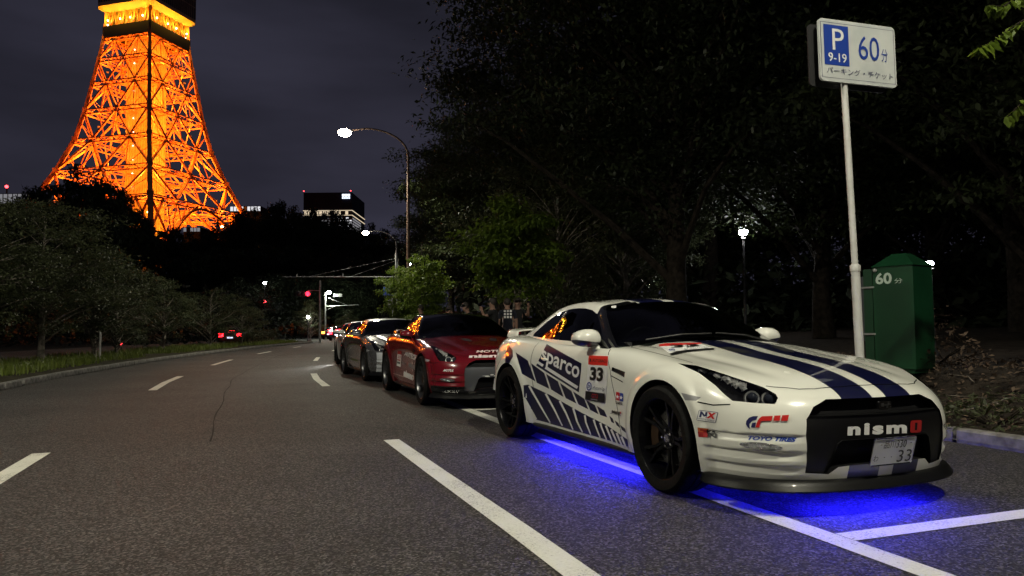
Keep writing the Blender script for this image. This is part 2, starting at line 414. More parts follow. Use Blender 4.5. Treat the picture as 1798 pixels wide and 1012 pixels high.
CARPOS, CARYAW = Vector((1.855, 5.338, 0)), R(-68.45)           # where the white car stands
CAR_M = Matrix.Translation(CARPOS) @ Matrix.Rotation(CARYAW, 4, 'Z'); CAR_I = CAR_M.inverted()
HEADPX = [(1190, 638), (1222, 642), (1256, 652), (1305, 668), (1340, 680), (1362, 692), (1366, 699), (1361, 710), (1325, 708), (1286, 704), (1272, 693), (1256, 677), (1227, 655)]
def to_px(p):
    d = CAR_M @ Vector(p) - CAM; z = d.dot(FW); return PW / 2 + F * d.dot(RT) / z, PH / 2 - F * d.dot(UP) / z
def cut_px(bm, poly, flt, s):
    """like cut(), but the outline is given where the photograph shows it on the white car (s = 1: its mirror image)"""
    my = (lambda v: Vector((v[0], -v[1], v[2]))) if s > 0 else (lambda v: Vector(v))
    o = my(CAR_I @ CAM); R3 = CAR_I.to_3x3(); e = 14
    us = [p[0] for p in poly]; vs = [p[1] for p in poly]
    def near(f, b):
        if not flt(f): return None
        q = to_px(my(f.calc_center_median()))
        return q if b[0] - e < q[0] < b[1] + e and b[2] - e < q[1] < b[3] + e else None
    ball = (min(us), max(us), min(vs), max(vs)); cand = set(f for f in bm.faces if near(f, ball))
    for i in range(len(poly)):
        p, q = poly[i], poly[(i + 1) % len(poly)]
        no = my((R3 @ ray(*p)).cross(R3 @ ray(*q)))
        b = (min(p[0], q[0]), max(p[0], q[0]), min(p[1], q[1]), max(p[1], q[1]))
        fs = [f for f in cand if f.is_valid and near(f, b)]; g = set(fs)
        for f in fs: g.update(f.edges); g.update(f.verts)
        if fs:
            rt = bmesh.ops.bisect_plane(bm, geom=list(g), dist=1e-6, plane_co=o, plane_no=no)
            cand.update(x for x in rt['geom'] if isinstance(x, bmesh.types.BMFace))
    b = (min(us), max(us), min(vs), max(vs)); out = []
    for f in [f for f in cand if f.is_valid]:
        q = near(f, b)
        if q and pip(q, poly): out.append(f)
    return out
def build_shell():
    P = {}
    V, Fc = cage(); bm = subdivided(V, Fc, 3)
    ed = set()
    for f in bm.faces:
        c = f.calc_center_median()
        if c.x > .36 and c.z < .60 and abs(c.y) > .44: ed.update(f.edges)
    bmesh.ops.subdivide_edges(bm, edges=list(ed), cuts=1, smooth=1.0, use_grid_fill=True)
    # relief: wheel-arch lips, bumper-corner ribs, scalloped doors
    for v in bm.verts:
        x, y, z = v.co
        for cx in (0., -2.78):
            r = math.hypot(x - cx, z - .36)
            if abs(y) > .6 and r < .6 and z > .12:
                k = sstep(.50, .445, r) * .016
                v.co.y += math.copysign(k, y)
        if x > .40 and z < .56:
            m = sstep(.40, .52, x) * sstep(.50, .66, abs(y)) * sstep(.54, .50, z) * sstep(.20, .235, z)
            d = 0.
            for z0, h, a in ((.478, .050, .020), (.385, .060, .026), (.300, .055, .022)):
                t = (z0 - z) / h
                if 0 < t < 1: d = max(d, a * (sstep(0, .28, t) * (1 - t) ** .8))
            v.co -= Vector((.5, math.copysign(.86, y), 0)) * d * m
        # hood: raised centre with two soft gutters
        if -.7 < x < .8 and z > .6 and abs(y) < .72:
            g = math.exp(-((abs(y) - (.50 + .10 * (.3 - x))) / .06) ** 2) * sstep(.75, .45, x)
            v.co.z -= .010 * g
    bm.normal_update()
    side = lambda s: (lambda f: f.calc_center_median().y * s > .55 and f.normal.y * s > .25)
    P['uncut'] = BVHTree.FromBMesh(bm)
    # wheel openings
    P['wells'] = []
    for s in (1, -1):
        for cx in (0., -2.78):
            fs = cut(bm, circle(cx, .36, .392, 48), 'xz', lambda f: f.calc_center_median().y * s > .5)
            nb = pull(bm, fs); w = walls(nb, lambda p, s=s: (0, -s * (abs(p.y) - .56), 0)); P['wells'].append(bm_mesh(w, 'wheel_well', M['black_matte']))
            # well roof reaches inward; small return lip gives the arch a thickness
            nb.free()
    # grille opening
    front = lambda f: f.normal.x > .35 and f.calc_center_median().x > .6
    gp = [(-.375, .672), (.375, .672), (.475, .632), (.535, .565), (.548, .48), (.537, .255), (.40, .245), (.345, .285), (.24, .292), (-.24, .292), (-.345, .285), (-.40, .245), (-.537, .255), (-.548, .48), (-.535, .565), (-.475, .632)]
    g = pull(bm, cut(bm, gp, 'yz', front))
    gw = walls(g, (-.085, 0, 0)); gb = moved(g, (-.08, 0, 0)); join_bm(gb, gw)
    P['grille'] = bm_mesh(gb, 'grille', M['grille_black'])
    gf = g.copy()
    bar = pull(gf, cut(gf, [(-.6, .24), (-.42, .25), (-.36, .42), (-.33, .44), (.33, .44), (.36, .42), (.42, .25), (.6, .24), (.6, .58), (-.6, .58)], 'yz', lambda f: True))
    bw = walls(bar, (-.07, 0, 0)); bb = moved(bar, (-.012, 0, 0)); join_bm(bb, bw)
    P['bar'] = bm_mesh(bb, 'grille_bar', M['bar_black'])
    # headlamps
    P['lens'], P['bezel'] = {}, {}
    for s in (1, -1):
        fs = cut_px(bm, HEADPX, lambda f: f.calc_center_median().y * s > .40 and f.calc_center_median().x > -.3 and f.calc_center_median().z > .5, s)
        nb = pull(bm, fs)
        w = walls(nb, lambda p, s=s: (-.05, -s * .03, -.055)); b2 = moved(nb, (-.05, -s * .03, -.055)); join_bm(b2, w)
        P['bezel'][s] = bm_mesh(b2, 'headlamp_housing', M['lamp_housing'])
        P['lens'][s] = bm_mesh(nb, 'lens', M['clear'])
    # door-sill skirt in black under the doors, hood and roof stripes
    P['stripe_y'] = (.055, .275)
    for y in (.055, .275, -.055, -.275):
        fs = [f for f in bm.faces if f.calc_center_median().x > -.9]
        gset = set(fs)
        for f in fs: gset.update(f.edges); gset.update(f.verts)
        bmesh.ops.bisect_plane(bm, geom=list(gset), dist=1e-6, plane_co=(0, y, 0), plane_no=(0, 1, 0))
    for f in bm.faces:
        c = f.calc_center_median()
        if .055 < abs(c.y) < .275 and c.x > -.9: f.material_index = 1
        if c.x < -3.2 and .055 < abs(c.y) < .275 and c.z > .7: f.material_index = 1
    # remove the deck inside the cabin
    dele = [f for f in bm.faces if -3.0 < f.calc_center_median().x < -.80 and abs(f.calc_center_median().y) < .70 and f.normal.z > .6]
    bmesh.ops.delete(bm, geom=dele, context='FACES')
    # fender vent behind the front wheel
    P['vent'] = {}
    P['indicator'] = {}
    for s in (1, -1):
        nb = pull(bm, cut(bm, [(-.50, .735), (-.50, .775), (-.71, .800), (-.715, .772)], 'xz', side(s)))
        v2 = moved(nb, (0, -s * .02, 0)); join_bm(v2, walls(nb, (0, -s * .022, 0))); P['vent'][s] = bm_mesh(v2, 'fender_vent', M['black_matte'])
        nb = pull(bm, cut_px(bm, [(1196, 690), (1231, 698), (1222, 704), (1203, 703)], lambda f: f.calc_center_median().y * s > .5 and f.calc_center_median().x > .0, s))
        P['indicator'][s] = bm_mesh(nb, 'side_marker', M['sticker_grey'])
        nb = bmesh.new()
    # tail lamps (round, two a side)
    P['tail'] = []
    for s in (1, -1):
        for yy, rr in ((.66, .085), (.44, .072)):
            nb = pull(bm, cut(bm, circle(yy * s, .83, rr, 20), 'yz', lambda f: f.normal.x < -.2 and f.calc_center_median().x < -3.4))
            P['tail'].append(bm_mesh(nb, 'tail_lamp', M['tail_off']))
    P['body_bm'] = bm
    # greenhouse ------------------------------------------------
    gx = [-.50, -.68, -.86, -1.08, -1.30, -1.42, -1.52, -1.75, -2.1, -2.45, -2.80, -3.08, -3.30]
    cz = [.965, 1.047, 1.137, 1.245, 1.333, 1.351, 1.360, 1.370, 1.362, 1.318, 1.222, 1.12, 1.035]
    ry = [.805, .803, .795, .745, .662, .607, .588, .572, .562, .548, .545, .56, .575]
    rz = [.86, .89, .935, 1.055, 1.190, 1.254, 1.290, 1.318, 1.313, 1.268, 1.165, 1.06, .99]
    by = [.82, .82, .825, .828, .825, .828, .83, .830, .808, .765, .710, .67, .63]
    bz = [.84, .87, .92, .94, .948, .950, .952, .955, .97, .985, 1.0, .985, .95]
    secs = []
    for i in range(len(gx)):
        b = np.array([by[i], bz[i]]); r = np.array([ry[i], rz[i]]); c = cz[i]
        rows = [b, b * .66 + r * .34 + [.010, .0], b * .34 + r * .66 + [.012, 0], b * .08 + r * .92 + [.004, 0], r + [-.03, (c - rz[i]) * .17 + .006]]
        for fy, fz in ((.72, .50), (.46, .80), (.22, .955), (0, 1.)):
            rows.append(np.array([ry[i] * fy, rz[i] + (c - rz[i]) * fz]))
        secs.append([(gx[i], *q) for q in rows])
    D = spline_rows(secs, 6); D = np.array([spline_rows(s_, 5) for s_ in D])
    gbm = bmesh.new(); nI, nJ = D.shape[:2]
    for s in (1, -1):
        vv = [[gbm.verts.new((p[0], p[1] * s, p[2])) for p in r_] for r_ in D]
        for i in range(nI - 1):
            for j in range(nJ - 1): gbm.faces.new((vv[i][j], vv[i + 1][j], vv[i + 1][j + 1], vv[i][j + 1])[::-s])
    bmesh.ops.remove_doubles(gbm, verts=gbm.verts, dist=1e-4); bmesh.ops.recalc_face_normals(gbm, faces=gbm.faces)
    gbm.normal_update()
    if sum(f.normal.z for f in gbm.faces) < 0: bmesh.ops.reverse_faces(gbm, faces=gbm.faces)
    P['g_uncut'] = BVHTree.FromBMesh(gbm)
    door = [(-1.03, .972), (-1.14, 1.065), (-1.28, 1.150), (-1.42, 1.218), (-1.54, 1.254), (-1.70, 1.276), (-1.86, 1.282), (-2.0, 1.278), (-2.06, 1.274), (-2.09, .998), (-1.6, .985)]
    quart = [(-2.135, 1.000), (-2.105, 1.270), (-2.24, 1.252), (-2.38, 1.215), (-2.51, 1.160), (-2.62, 1.095), (-2.70, 1.035), (-2.67, 1.020)]
    P['door_glass'], P['quarter_glass'] = {}, {}
    for s in (1, -1):
        sf = lambda f: f.calc_center_median().y * s > .35 and f.normal.y * s > .3
        P['door_glass'][s] = bm_mesh(pull(gbm, cut(gbm, door, 'xz', sf)), 'door_window', M['glass'])
        P['quarter_glass'][s] = bm_mesh(pull(gbm, cut(gbm, quart, 'xz', sf)), 'quarter_window', M['glass'])
    ws = [(-.3, 0), (-.3, .778), (-.84, .778), (-1.05, .715), (-1.25, .638), (-1.38, .575), (-1.41, .54), (-1.355, .40), (-1.295, .2), (-1.275, 0)]
    ws = ws + [(x, -y) for x, y in ws[::-1][1:-1]]
    upf = lambda f: f.normal.z > .25
    P['windshield'] = bm_mesh(pull(gbm, cut(gbm, ws, 'xy', upf)), 'windshield', M['glass'])
    rw = [(-2.52, 0), (-2.53, .40), (-2.58, .50), (-3.28, .56), (-3.28, 0)]; rw = rw + [(x, -y) for x, y in rw[::-1][1:-1]]
    P['rear_glass'] = bm_mesh(pull(gbm, cut(gbm, rw, 'xy', upf)), 'rear_window', M['glass'])
    # black A pillars in front of the header line
    g = set(gbm.faces[:]); g.update(gbm.edges[:]); g.update(gbm.verts[:])
    bmesh.ops.bisect_plane(gbm, geom=list(g), dist=1e-6, plane_co=(-1.455, 0, 1.3), plane_no=(1, 0, .35))
    for y in (.055, .275, -.055, -.275):
        g = set(gbm.faces[:]); g.update(gbm.edges[:]); g.update(gbm.verts[:])
        bmesh.ops.bisect_plane(gbm, geom=list(g), dist=1e-6, plane_co=(0, y, 0), plane_no=(0, 1, 0))
    def frame_black(c):   # window surrounds
        return c.x + .35 * (c.z - 1.3) > -1.455 and abs(c.y) > .3
    pil = pull(gbm, [f for f in gbm.faces if frame_black(f.calc_center_median())])
    P['pillars'] = bm_mesh(pil, 'pillar', M['black_gloss'])
    bf = []
    for s in (1, -1):
        bf += cut(gbm, [(-2.06, 1.274), (-2.105, 1.270), (-2.135, 1.0), (-2.09, .998)], 'xz', lambda f: f.calc_center_median().y * s > .35 and f.normal.y * s > .3)
    bpill = pull(gbm, bf)
    P['bpillar'] = bm_mesh(bpill, 'window_pillar', M['black_gloss'])
    for f in gbm.faces:
        c = f.calc_center_median()
        if .055 < abs(c.y) < .275 and c.z > 1.0: f.material_index = 1
    P['roof_bm'] = gbm
    hl = gbm.copy(); hl.normal_update()
    for v in hl.verts: v.co -= v.normal * .014
    P['headliner'] = bm_mesh(hl, 'headliner', M['seat'])
    allb = bm.copy(); tmp = gbm.copy(); join_bm(allb, tmp)
    allb.normal_update(); P['bvh'] = BVHTree.FromBMesh(allb); allb.free()
    return P
# ------------------------------------------------------------------ loose car parts
def soft_box(verts8, level=2, crease=0.):
    """subdivided box from 8 corners (x,y,z order: bottom 4 ccw, top 4 ccw)"""
    return subdivided(verts8, [(3, 2, 1, 0), (4, 5, 6, 7), (0, 1, 5, 4), (1, 2, 6, 5), (2, 3, 7, 6), (3, 0, 4, 7)], level)
def loft(secs, n=4, close=True, level=None):
    """closed tube of sections (each a list of points)"""
    k = len(secs[0]); V = [tuple(p) for s in secs for p in s]; Fc = []
    for i in range(len(secs) - 1):
        for j in range(k):
            Fc.append((i * k + j, i * k + (j + 1) % k, (i + 1) * k + (j + 1) % k, (i + 1) * k + j))
    Fc += [tuple(range(k))[::-1], tuple((len(secs) - 1) * k + j for j in range(k))]
    return subdivided(V, Fc, level if level is not None else 2)

def wheel_meshes(rim_mat):
    W = {}
    ty = MB(); rr = .355; w = .13
    ty.lathe([(.258, -.10), (.268, -.118), (.30, -w), (.33, -w - .002), (.347, -.116), (.355, -.09), (.3555, -.035), (.349, -.033), (.349, -.025), (.3555, -.023), (.3555, .023), (.349, .025), (.349, .033), (.3555, .035), (.355, .09), (.347, .116), (.33, w + .002), (.30, w), (.268, .118), (.258, .10)], 56, 'y')
    W['tyre'] = ty.mesh('tyre', M['rubber'], 40)
    rm = MB(); rm.lathe([(.235, .10), (.24, -.06), (.252, -.085), (.263, -.112), (.268, -.116), (.270, -.108), (.262, -.10), (.262, .10), (.235, .10)], 48, 'y')
    rm.lathe([(0, -.058), (.036, -.058), (.048, -.048), (.072, -.05), (.078, -.03), (.078, .02), (0, .02)], 24, 'y')
    W['rim'] = rm.mesh('rim', rim_mat, 40)
    sp = MB()                                            # one twin spoke, pointing up; forks outward
    for k in (-1, 1):
        a0, a1 = k * .10, k * .215
        p = [(.055 * math.sin(a0 * 2.4), -.045, .055 * math.cos(a0 * 2.4)), (.15 * math.sin(a0 * 1.15), -.062, .15 * math.cos(a0 * 1.15)), (.262 * math.sin(a1), -.092, .262 * math.cos(a1))]
        for q0, q1, w0, w1 in ((p[0], p[1], .034, .026), (p[1], p[2], .026, .034)):
            a, b = Vector(q0), Vector(q1); d = (b - a).normalized(); r = d.cross(Vector((0, 1, 0))).normalized(); n = Vector((0, 1, 0))
            vs = []
            for c, ww in ((a, w0), (b, w1)):
                vs += [c - r * ww * .36, c + r * ww * .36, c + r * ww * .5 + n * .04, c - r * ww * .5 + n * .04]
            sp.add(vs, [(3, 2, 1, 0), (4, 5, 6, 7), (0, 1, 5, 4), (1, 2, 6, 5), (2, 3, 7, 6), (3, 0, 4, 7)])
    W['spoke'] = sp.mesh('spoke', rim_mat)
    ds = MB(); ds.lathe([(.08, -.012), (.195, -.012), (.195, .014), (.08, .014)], 36, 'y')
    for i in range(18):
        a = 2 * math.pi * i / 18
        for r_ in (.11, .14, .17): ds.lathe([(0, -.0128), (.006, -.0128)], 6, 'y', (r_ * math.cos(a + r_ * 8), 0, r_ * math.sin(a + r_ * 8)), 1)
    W['disc'] = ds.mesh('brake_disc', [M['disc'], M['black_matte']], 40)
    cl = MB(); pr = []
    ang = [R(a) for a in range(-38, 39, 8)]
    sec0 = [(.215 * math.cos(a), .215 * math.sin(a)) for a in ang] + [(.125 * math.cos(a), .125 * math.sin(a)) for a in ang[::-1]]
    cl.prism(sec0, -.045, .035, 'xz'); W['caliper'] = cl.mesh('brake_caliper', M['caliper'])
    nuts = MB()
    for i in range(5):
        a = 2 * math.pi * i / 5 + .6
        nuts.lathe([(0, -.062), (.009, -.062), (.011, -.052), (.011, -.04)], 6, 'y', (.055 * math.cos(a), 0, .055 * math.sin(a)))
    nuts.lathe([(0, -.066), (.026, -.064), (.03, -.058), (.03, -.05)], 16, 'y')
    W['cap'] = nuts.mesh('hub_cap', M['chrome'])
    return W

def part_meshes():
    Q = {}
    # door mirrors (right-hand one, y < 0; mirrored for the left)
    def mirror_bm():
        secs = []
        for y, x0, x1, z0, z1 in ((-.80, -1.18, -1.06, .970, 1.055), (-.83, -1.21, -1.02, .938, 1.095), (-.90, -1.22, -1.005, .928, 1.102), (-.99, -1.21, -1.02, .942, 1.088), (-1.03, -1.18, -1.07, .98, 1.04)):
            secs.append([(x0, y, z0), (x1, y, z0 + .012), (x1 + .015, y, (z0 + z1) / 2), (x1 - .02, y, z1), (x0, y, z1 - .005)])
        b = loft(secs, level=2)
        return b
    b = mirror_bm(); b.normal_update()
    g = set(b.faces[:]); g.update(b.edges[:]); g.update(b.verts[:])
    bmesh.ops.bisect_plane(b, geom=list(g), dist=1e-6, plane_co=(0, -.92, .992), plane_no=(0, .12, 1))
    for f in b.faces:
        c = f.calc_center_median()
        if c.z + .12 * (c.y + .92) < .992 : f.material_index = 1
        if f.normal.x < -.75 and c.x < -1.18: f.material_index = 2
    Q['mirror_bm'] = b
    st = subdivided([(-1.20, -.79, .90), (-.98, -.79, .885), (-.98, -.87, .875), (-1.18, -.87, .89), (-1.18, -.80, .99), (-1.05, -.80, .99), (-1.05, -.88, .98), (-1.17, -.88, .98)],
                    [(3, 2, 1, 0), (4, 5, 6, 7), (0, 1, 5, 4), (1, 2, 6, 5), (2, 3, 7, 6), (3, 0, 4, 7)], 2)
    Q['mirror_stalk_bm'] = st
    # rear wing: one bar with turned-down ends
    secs = []
    path = [(-.665, .99), (-.665, 1.02), (-.655, 1.05), (-.62, 1.068), (-.48, 1.08), (0, 1.088), (.48, 1.08), (.62, 1.068), (.655, 1.05), (.665, 1.02), (.665, .99)]
    for i, (y, z) in enumerate(path):
        t0 = Vector((0, path[min(i + 1, len(path) - 1)][0] - path[max(i - 1, 0)][0], path[min(i + 1, len(path) - 1)][1] - path[max(i - 1, 0)][1])).normalized()
        nrm = Vector((0, -t0.z, t0.y)); ends = i in (0, 1, 2, 8, 9, 10)
        x0, x1 = (-3.48, -3.18) if ends else (-3.52, -3.28)
        secs.append([Vector((x1, y, z)) - nrm * .006, Vector((x1 - .03, y, z)) + nrm * .018, Vector(((x0 + x1) / 2, y, z)) + nrm * .016, Vector((x0, y, z)) + nrm * .03, Vector((x0, y, z)) + nrm * .012, Vector(((x0 + x1) / 2, y, z)) - nrm * .014])
    Q['wing_bm'] = loft(secs, level=2)
    wl = MB()
    for y in (-.33, .33): wl.prism([(-3.26, 1.0), (-3.44, 1.0), (-3.48, 1.08), (-3.34, 1.08)], y - .02, y + .02, 'xz')
    Q['wing_leg'] = wl
    # front lip, follows the bumper outline
    ol = [(.36, .895), (.50, .885), (.62, .845), (.72, .785), (.80, .70), (.87, .585), (.925, .43), (.955, .22), (.965, 0)]
    full = ol + [(x, -y) for x, y in ol[::-1][1:]]
    secs = []
    for i, (x, y) in enumerate(full):
        a = full[max(i - 1, 0)]; b_ = full[min(i + 1, len(full) - 1)]
        t0 = Vector((b_[0] - a[0], b_[1] - a[1], 0)).normalized(); n = Vector((-t0.y, t0.x, 0))
        n = -n if n.dot(Vector((x + .6, y, 0))) < 0 else n
        c = Vector((x, y, 0)); e = .7 if i in (0, len(full) - 1) else 1.
        secs.append([c + n * .045 * e + Vector((0, 0, .142)), c + n * .052 * e + Vector((0, 0, .158)), c + n * .03 * e + Vector((0, 0, .176)), c + n * .010 + Vector((0, 0, .222)), c - n * .10 + Vector((0, 0, .215)), c - n * .12 + Vector((0, 0, .145))])
    Q['lip_bm'] = loft(secs, level=1)
    # sills under the doors
    sl = MB(); Q['sill'] = {}
    for s in (1, -1):
        secs = [[(x, s * (w + .012), .215), (x, s * (w + .022), .178), (x, s * (w - .02), .152), (x, s * (w - .12), .152), (x, s * (w - .12), .215)] for x, w in ((-.40, .80), (-.50, .86), (-.8, .885), (-2.0, .885), (-2.3, .885), (-2.40, .83))]
        Q['sill'][s] = loft(secs, level=1)
    ub = MB(); ub.prism([(.80, -.62), (.80, .62), (.4, .80), (.40, .55), (-.42, .55), (-.45, .84), (-2.36, .84), (-2.38, .55), (-3.18, .55), (-3.2, .78), (-3.62, .6), (-3.62, -.6), (-3.2, -.78), (-3.18, -.55), (-2.38, -.55), (-2.36, -.84), (-.45, -.84), (-.42, -.55), (.4, -.55), (.4, -.80)], .165, .20, 'xy')
    Q['floor'] = ub
    rd = MB(); rd.prism([(.60, .2), (.60, -.2), (-.6, -.2), (-.6, .2)], -3.6, -3.5, 'yz')
    rear = MB(); rear.prism([(-.62, .21), (.62, .21), (.70, .40), (-.70, .40)], -3.745, -3.60, 'yz')
    for y in (-.52, -.40, .40, .52): rear.lathe([(.045, -3.80), (.055, -3.80), (.055, -3.60), (.045, -3.60)], 16, 'x', (0, y, .29))
    Q['diffuser'] = rear
    # cabin inside
    it = {}
    d = MB(); d.prism([(-.62, .90), (-.80, .985), (-1.02, .985), (-1.08, .93), (-1.05, .60), (-.62, .60)], -.72, .72, 'xz'); it['dashboard'] = d
    fl = MB(); fl.box(-3.0, -.62, -.76, .76, .22, .26); fl.box(-3.0, -2.62, -.70, .70, .26, .92); fl.box(-2.75, -.62, -.80, -.765, .26, .93); fl.box(-2.75, -.62, .765, .80, .26, .93); it['cabin_floor'] = fl
    Q['inside'] = it
    def seat(y):
        b = soft_box([(-1.95, y - .24, .40), (-1.40, y - .24, .44), (-1.40, y + .24, .44), (-1.95, y + .24, .40), (-1.95, y - .24, .56), (-1.40, y - .24, .60), (-1.40, y + .24, .60), (-1.95, y + .24, .56)])
        k = soft_box([(-2.0, y - .25, .48), (-1.82, y - .25, .48), (-1.82, y + .25, .48), (-2.0, y + .25, .48), (-2.26, y - .22, 1.07), (-2.12, y - .20, 1.07), (-2.12, y + .20, 1.07), (-2.26, y + .22, 1.07)])
        h = soft_box([(-2.27, y - .14, 1.03), (-2.15, y - .14, 1.03), (-2.15, y + .14, 1.03), (-2.27, y + .14, 1.03), (-2.31, y - .13, 1.24), (-2.20, y - .11, 1.24), (-2.20, y + .11, 1.24), (-2.31, y + .13, 1.24)])
        join_bm(b, k); join_bm(b, h); return b
    Q['seat'] = [seat(-.36), seat(.36)]
    sw = MB(); c = Vector((-1.20, -.36, .93)); ax = Vector((-.92, 0, .40)).normalized(); u = Vector((0, 1, 0)); v = ax.cross(u)
    ring = [c + (u * math.cos(a) + v * math.sin(a)) * .18 for a in [2 * math.pi * i / 24 for i in range(25)]]
    sw.tube(ring, .016, 8, caps=False)
    for a in (0, math.pi, -math.pi / 2): sw.beam(c, c + (u * math.cos(a) + v * math.sin(a)) * .18, .05, .02)
    sw.tube([c, c - ax * .28], .04, 8); Q['wheel'] = sw
    # number plate (tilted back), wipers, handles
    return Q

def flip_mesh(bm):
    b = bm.copy()
    for v in b.verts: v.co.y *= -1
    bmesh.ops.reverse_faces(b, faces=b.faces); return b

SHELL = build_shell(); PARTS = part_meshes()
WHEEL = wheel_meshes(M['rim']); WHEEL_S = wheel_meshes(M['rim_silver'])
_cache = {}
def shared(key, fn):
    if key not in _cache: _cache[key] = fn()
    return _cache[key]

def project_strip(pts, w, bvhs, axis, off=.0015):
    """a thin strip laid on the shell along the polyline pts; axis = ray direction"""
    mb = MB(); ax = Vector(axis); P = [Vector(p) for p in pts]; D = []
    for i in range(len(P) - 1):
        n = max(1, int((P[i + 1] - P[i]).length / .025))
        for k in range(n): D.append(P[i].lerp(P[i + 1], k / n))
    D.append(P[-1]); prev = None
    for i, p in enumerate(D):
        t = (D[min(i + 1, len(D) - 1)] - D[max(i - 1, 0)]).normalized(); r = t.cross(ax).normalized() * (w / 2); pair = []
        for q in (p - r, p + r):
            best = None
            for b in bvhs:
                h = b.ray_cast(q - ax * 3, ax, 6)
                if h[0] is not None and (best is None or h[3] < best[3]): best = h
            if best is None: pair = None; break
            n = best[1]; n = -n if n.dot(ax) > 0 else n
            pair.append(best[0] + n * off)
        if pair and prev and (pair[0] - prev[0]).length < .12: mb.add([prev[0], prev[1], pair[1], pair[0]], [(0, 1, 2, 3)])
        prev = pair
    return mb

def seams(s):
    """door, bonnet and bumper joints of one side"""
    B = [SHELL['bvh']]; out = []; side = (0, -s, 0)
    def sd(poly):
        m = project_strip([(x, 0, z) for x, z in poly], .007, B, side); out.append(m)
    def tp(poly):
        m = project_strip([(x, y * s, 0) for x, y in poly], .007, B, (0, 0, -1)); out.append(m)
    sd([(-.86, .93), (-.80, .86), (-.735, .78), (-.62, .45), (-.585, .32), (-.60, .25), (-.66, .235), (-1.9, .235), (-2.08, .29), (-2.20, .50), (-2.25, .75), (-2.24, .93), (-2.215, .985)])
    sd([(-.715, .735), (-.52, .70)])
    sd([(.33, .645), (.42, .632), (.50, .625), (.60, .635)])
    tp([(.84, 0), (.835, .2), (.812, .38), (.78, .47), (.735, .53), (.70, .585), (.67, .62)])
    tp([(.10, .742), (-.05, .738), (-.3, .745), (-.55, .755), (-.68, .745), (-.75, .69)])
    return [m.mesh('panel_gap', M['seam'], fix=False) for m in out if m.f]

def make_car(name, label, pos, yaw, body_mats, trim, group, wheels=None, steer=0., detail=True, skip=()):
    """a complete coupe; body_mats = (paint, stripe)"""
    wheels = wheels or WHEEL
    o = thing(name, label, 'car', pos, yaw, group)
    paintk = body_mats[0].name + body_mats[1].name
    link('body', shared(('body', paintk), lambda: bm_mesh(SHELL['body_bm'], 'body', list(body_mats), 40)), o)
    link('roof', shared(('roof', paintk), lambda: bm_mesh(SHELL['roof_bm'], 'roof', list(body_mats), 40)), o)
    for nm, k in (('pillar', 'pillars'), ('window_pillar', 'bpillar'), ('windshield', 'windshield'), ('rear_window', 'rear_glass'), ('grille', 'grille'), ('headliner', 'headliner')):
        link(nm, SHELL[k], o)
    for w_ in SHELL['wells']: link('wheel_well', w_, o)
    if 'bar' not in skip: 
        gb = link('grille_bar', SHELL['bar'], o)
    for s in (1, -1):
        link('door_window', SHELL['door_glass'][s], o); link('quarter_window', SHELL['quarter_glass'][s], o)
        link('fender_vent', SHELL['vent'][s], o); link('side_marker', SHELL['indicator'][s], o)
        h = link('headlight', SHELL['bezel'][s], o); link('lens', SHELL['lens'][s], h)
        link('projector', shared(('proj', s), lambda: projector(s)), h)
        link('reflector', shared(('refl', s), lambda: reflector(s)), h)
        m = link('door_mirror', shared(('mir', s, paintk, trim.name), lambda: bm_mesh(PARTS['mirror_bm'].copy() if s < 0 else flip_mesh(PARTS['mirror_bm']), 'door_mirror', [body_mats[0], trim, M['chrome']], 50)), o)
        link('stalk', shared(('stk', s, paintk), lambda: bm_mesh(PARTS['mirror_stalk_bm'].copy() if s < 0 else flip_mesh(PARTS['mirror_stalk_bm']), 'stalk', body_mats[0], 50)), m)
        link('sill', shared(('sill', s), lambda: bm_mesh(PARTS['sill'][s].copy(), 'sill', M['black_matte'], 40)), o)
        [link('panel_gap', g_, o) for g_ in shared(('gap', s), lambda: seams(s))]
        link('fog_lamp', shared(('fog', s), lambda: fog(s)), o)
        link('hood_duct', shared(('duct', s), lambda: duct(s)), o)
    for t_ in SHELL['tail']: link('tail_lamp', t_, o)
    link('front_lip', shared('lip', lambda: bm_mesh(PARTS['lip_bm'].copy(), 'front_lip', M['carbon'], 45)), o)
    w = link('rear_wing', shared(('wing', paintk), lambda: bm_mesh(PARTS['wing_bm'].copy(), 'rear_wing', body_mats[0], 50)), o)
    link('support', shared(('wleg', paintk), lambda: PARTS['wing_leg'].mesh('support', body_mats[0])), w)
    link('underbody', shared('floor', lambda: PARTS['floor'].mesh('underbody', M['black_matte'])), o)
    link('diffuser', shared('diff', lambda: PARTS['diffuser'].mesh('diffuser', M['black_matte'])), o)
    for k, v in PARTS['inside'].items(): link(k, shared(('in', k), lambda: v.mesh(k, M['seat'])), o)
    for i in (0, 1): link('seat', shared(('seat', i), lambda: bm_mesh(PARTS['seat'][i].copy(), 'seat', M['seat'], 60)), o)
    link('steering_wheel', shared('sw', lambda: PARTS['wheel'].mesh('steering_wheel', M['seat'], 50)), o)
    for s in (1, -1):
        for cx, yy in ((0, .83), (-2.78, .835)):
            e = bpy.data.objects.new('wheel', None); col.objects.link(e); e.parent = o
            e.location = (cx, s * yy, .357); e.rotation_euler = (0, 0, (0 if s < 0 else math.pi) + (steer if cx == 0 else 0))
            link('tyre', wheels['tyre'], e); link('rim', wheels['rim'], e); link('brake_disc', wheels['disc'], e); link('hub_cap', wheels['cap'], e)
            c = link('brake_caliper', wheels['caliper'], e); c.rotation_euler = (0, R(0 if cx else 180), 0)
            for i in range(5):
                sp_ = link('spoke', wheels['spoke'], e); sp_.rotation_euler = (0, 2 * math.pi * i / 5 + .35 + cx * .3, 0)
    return o

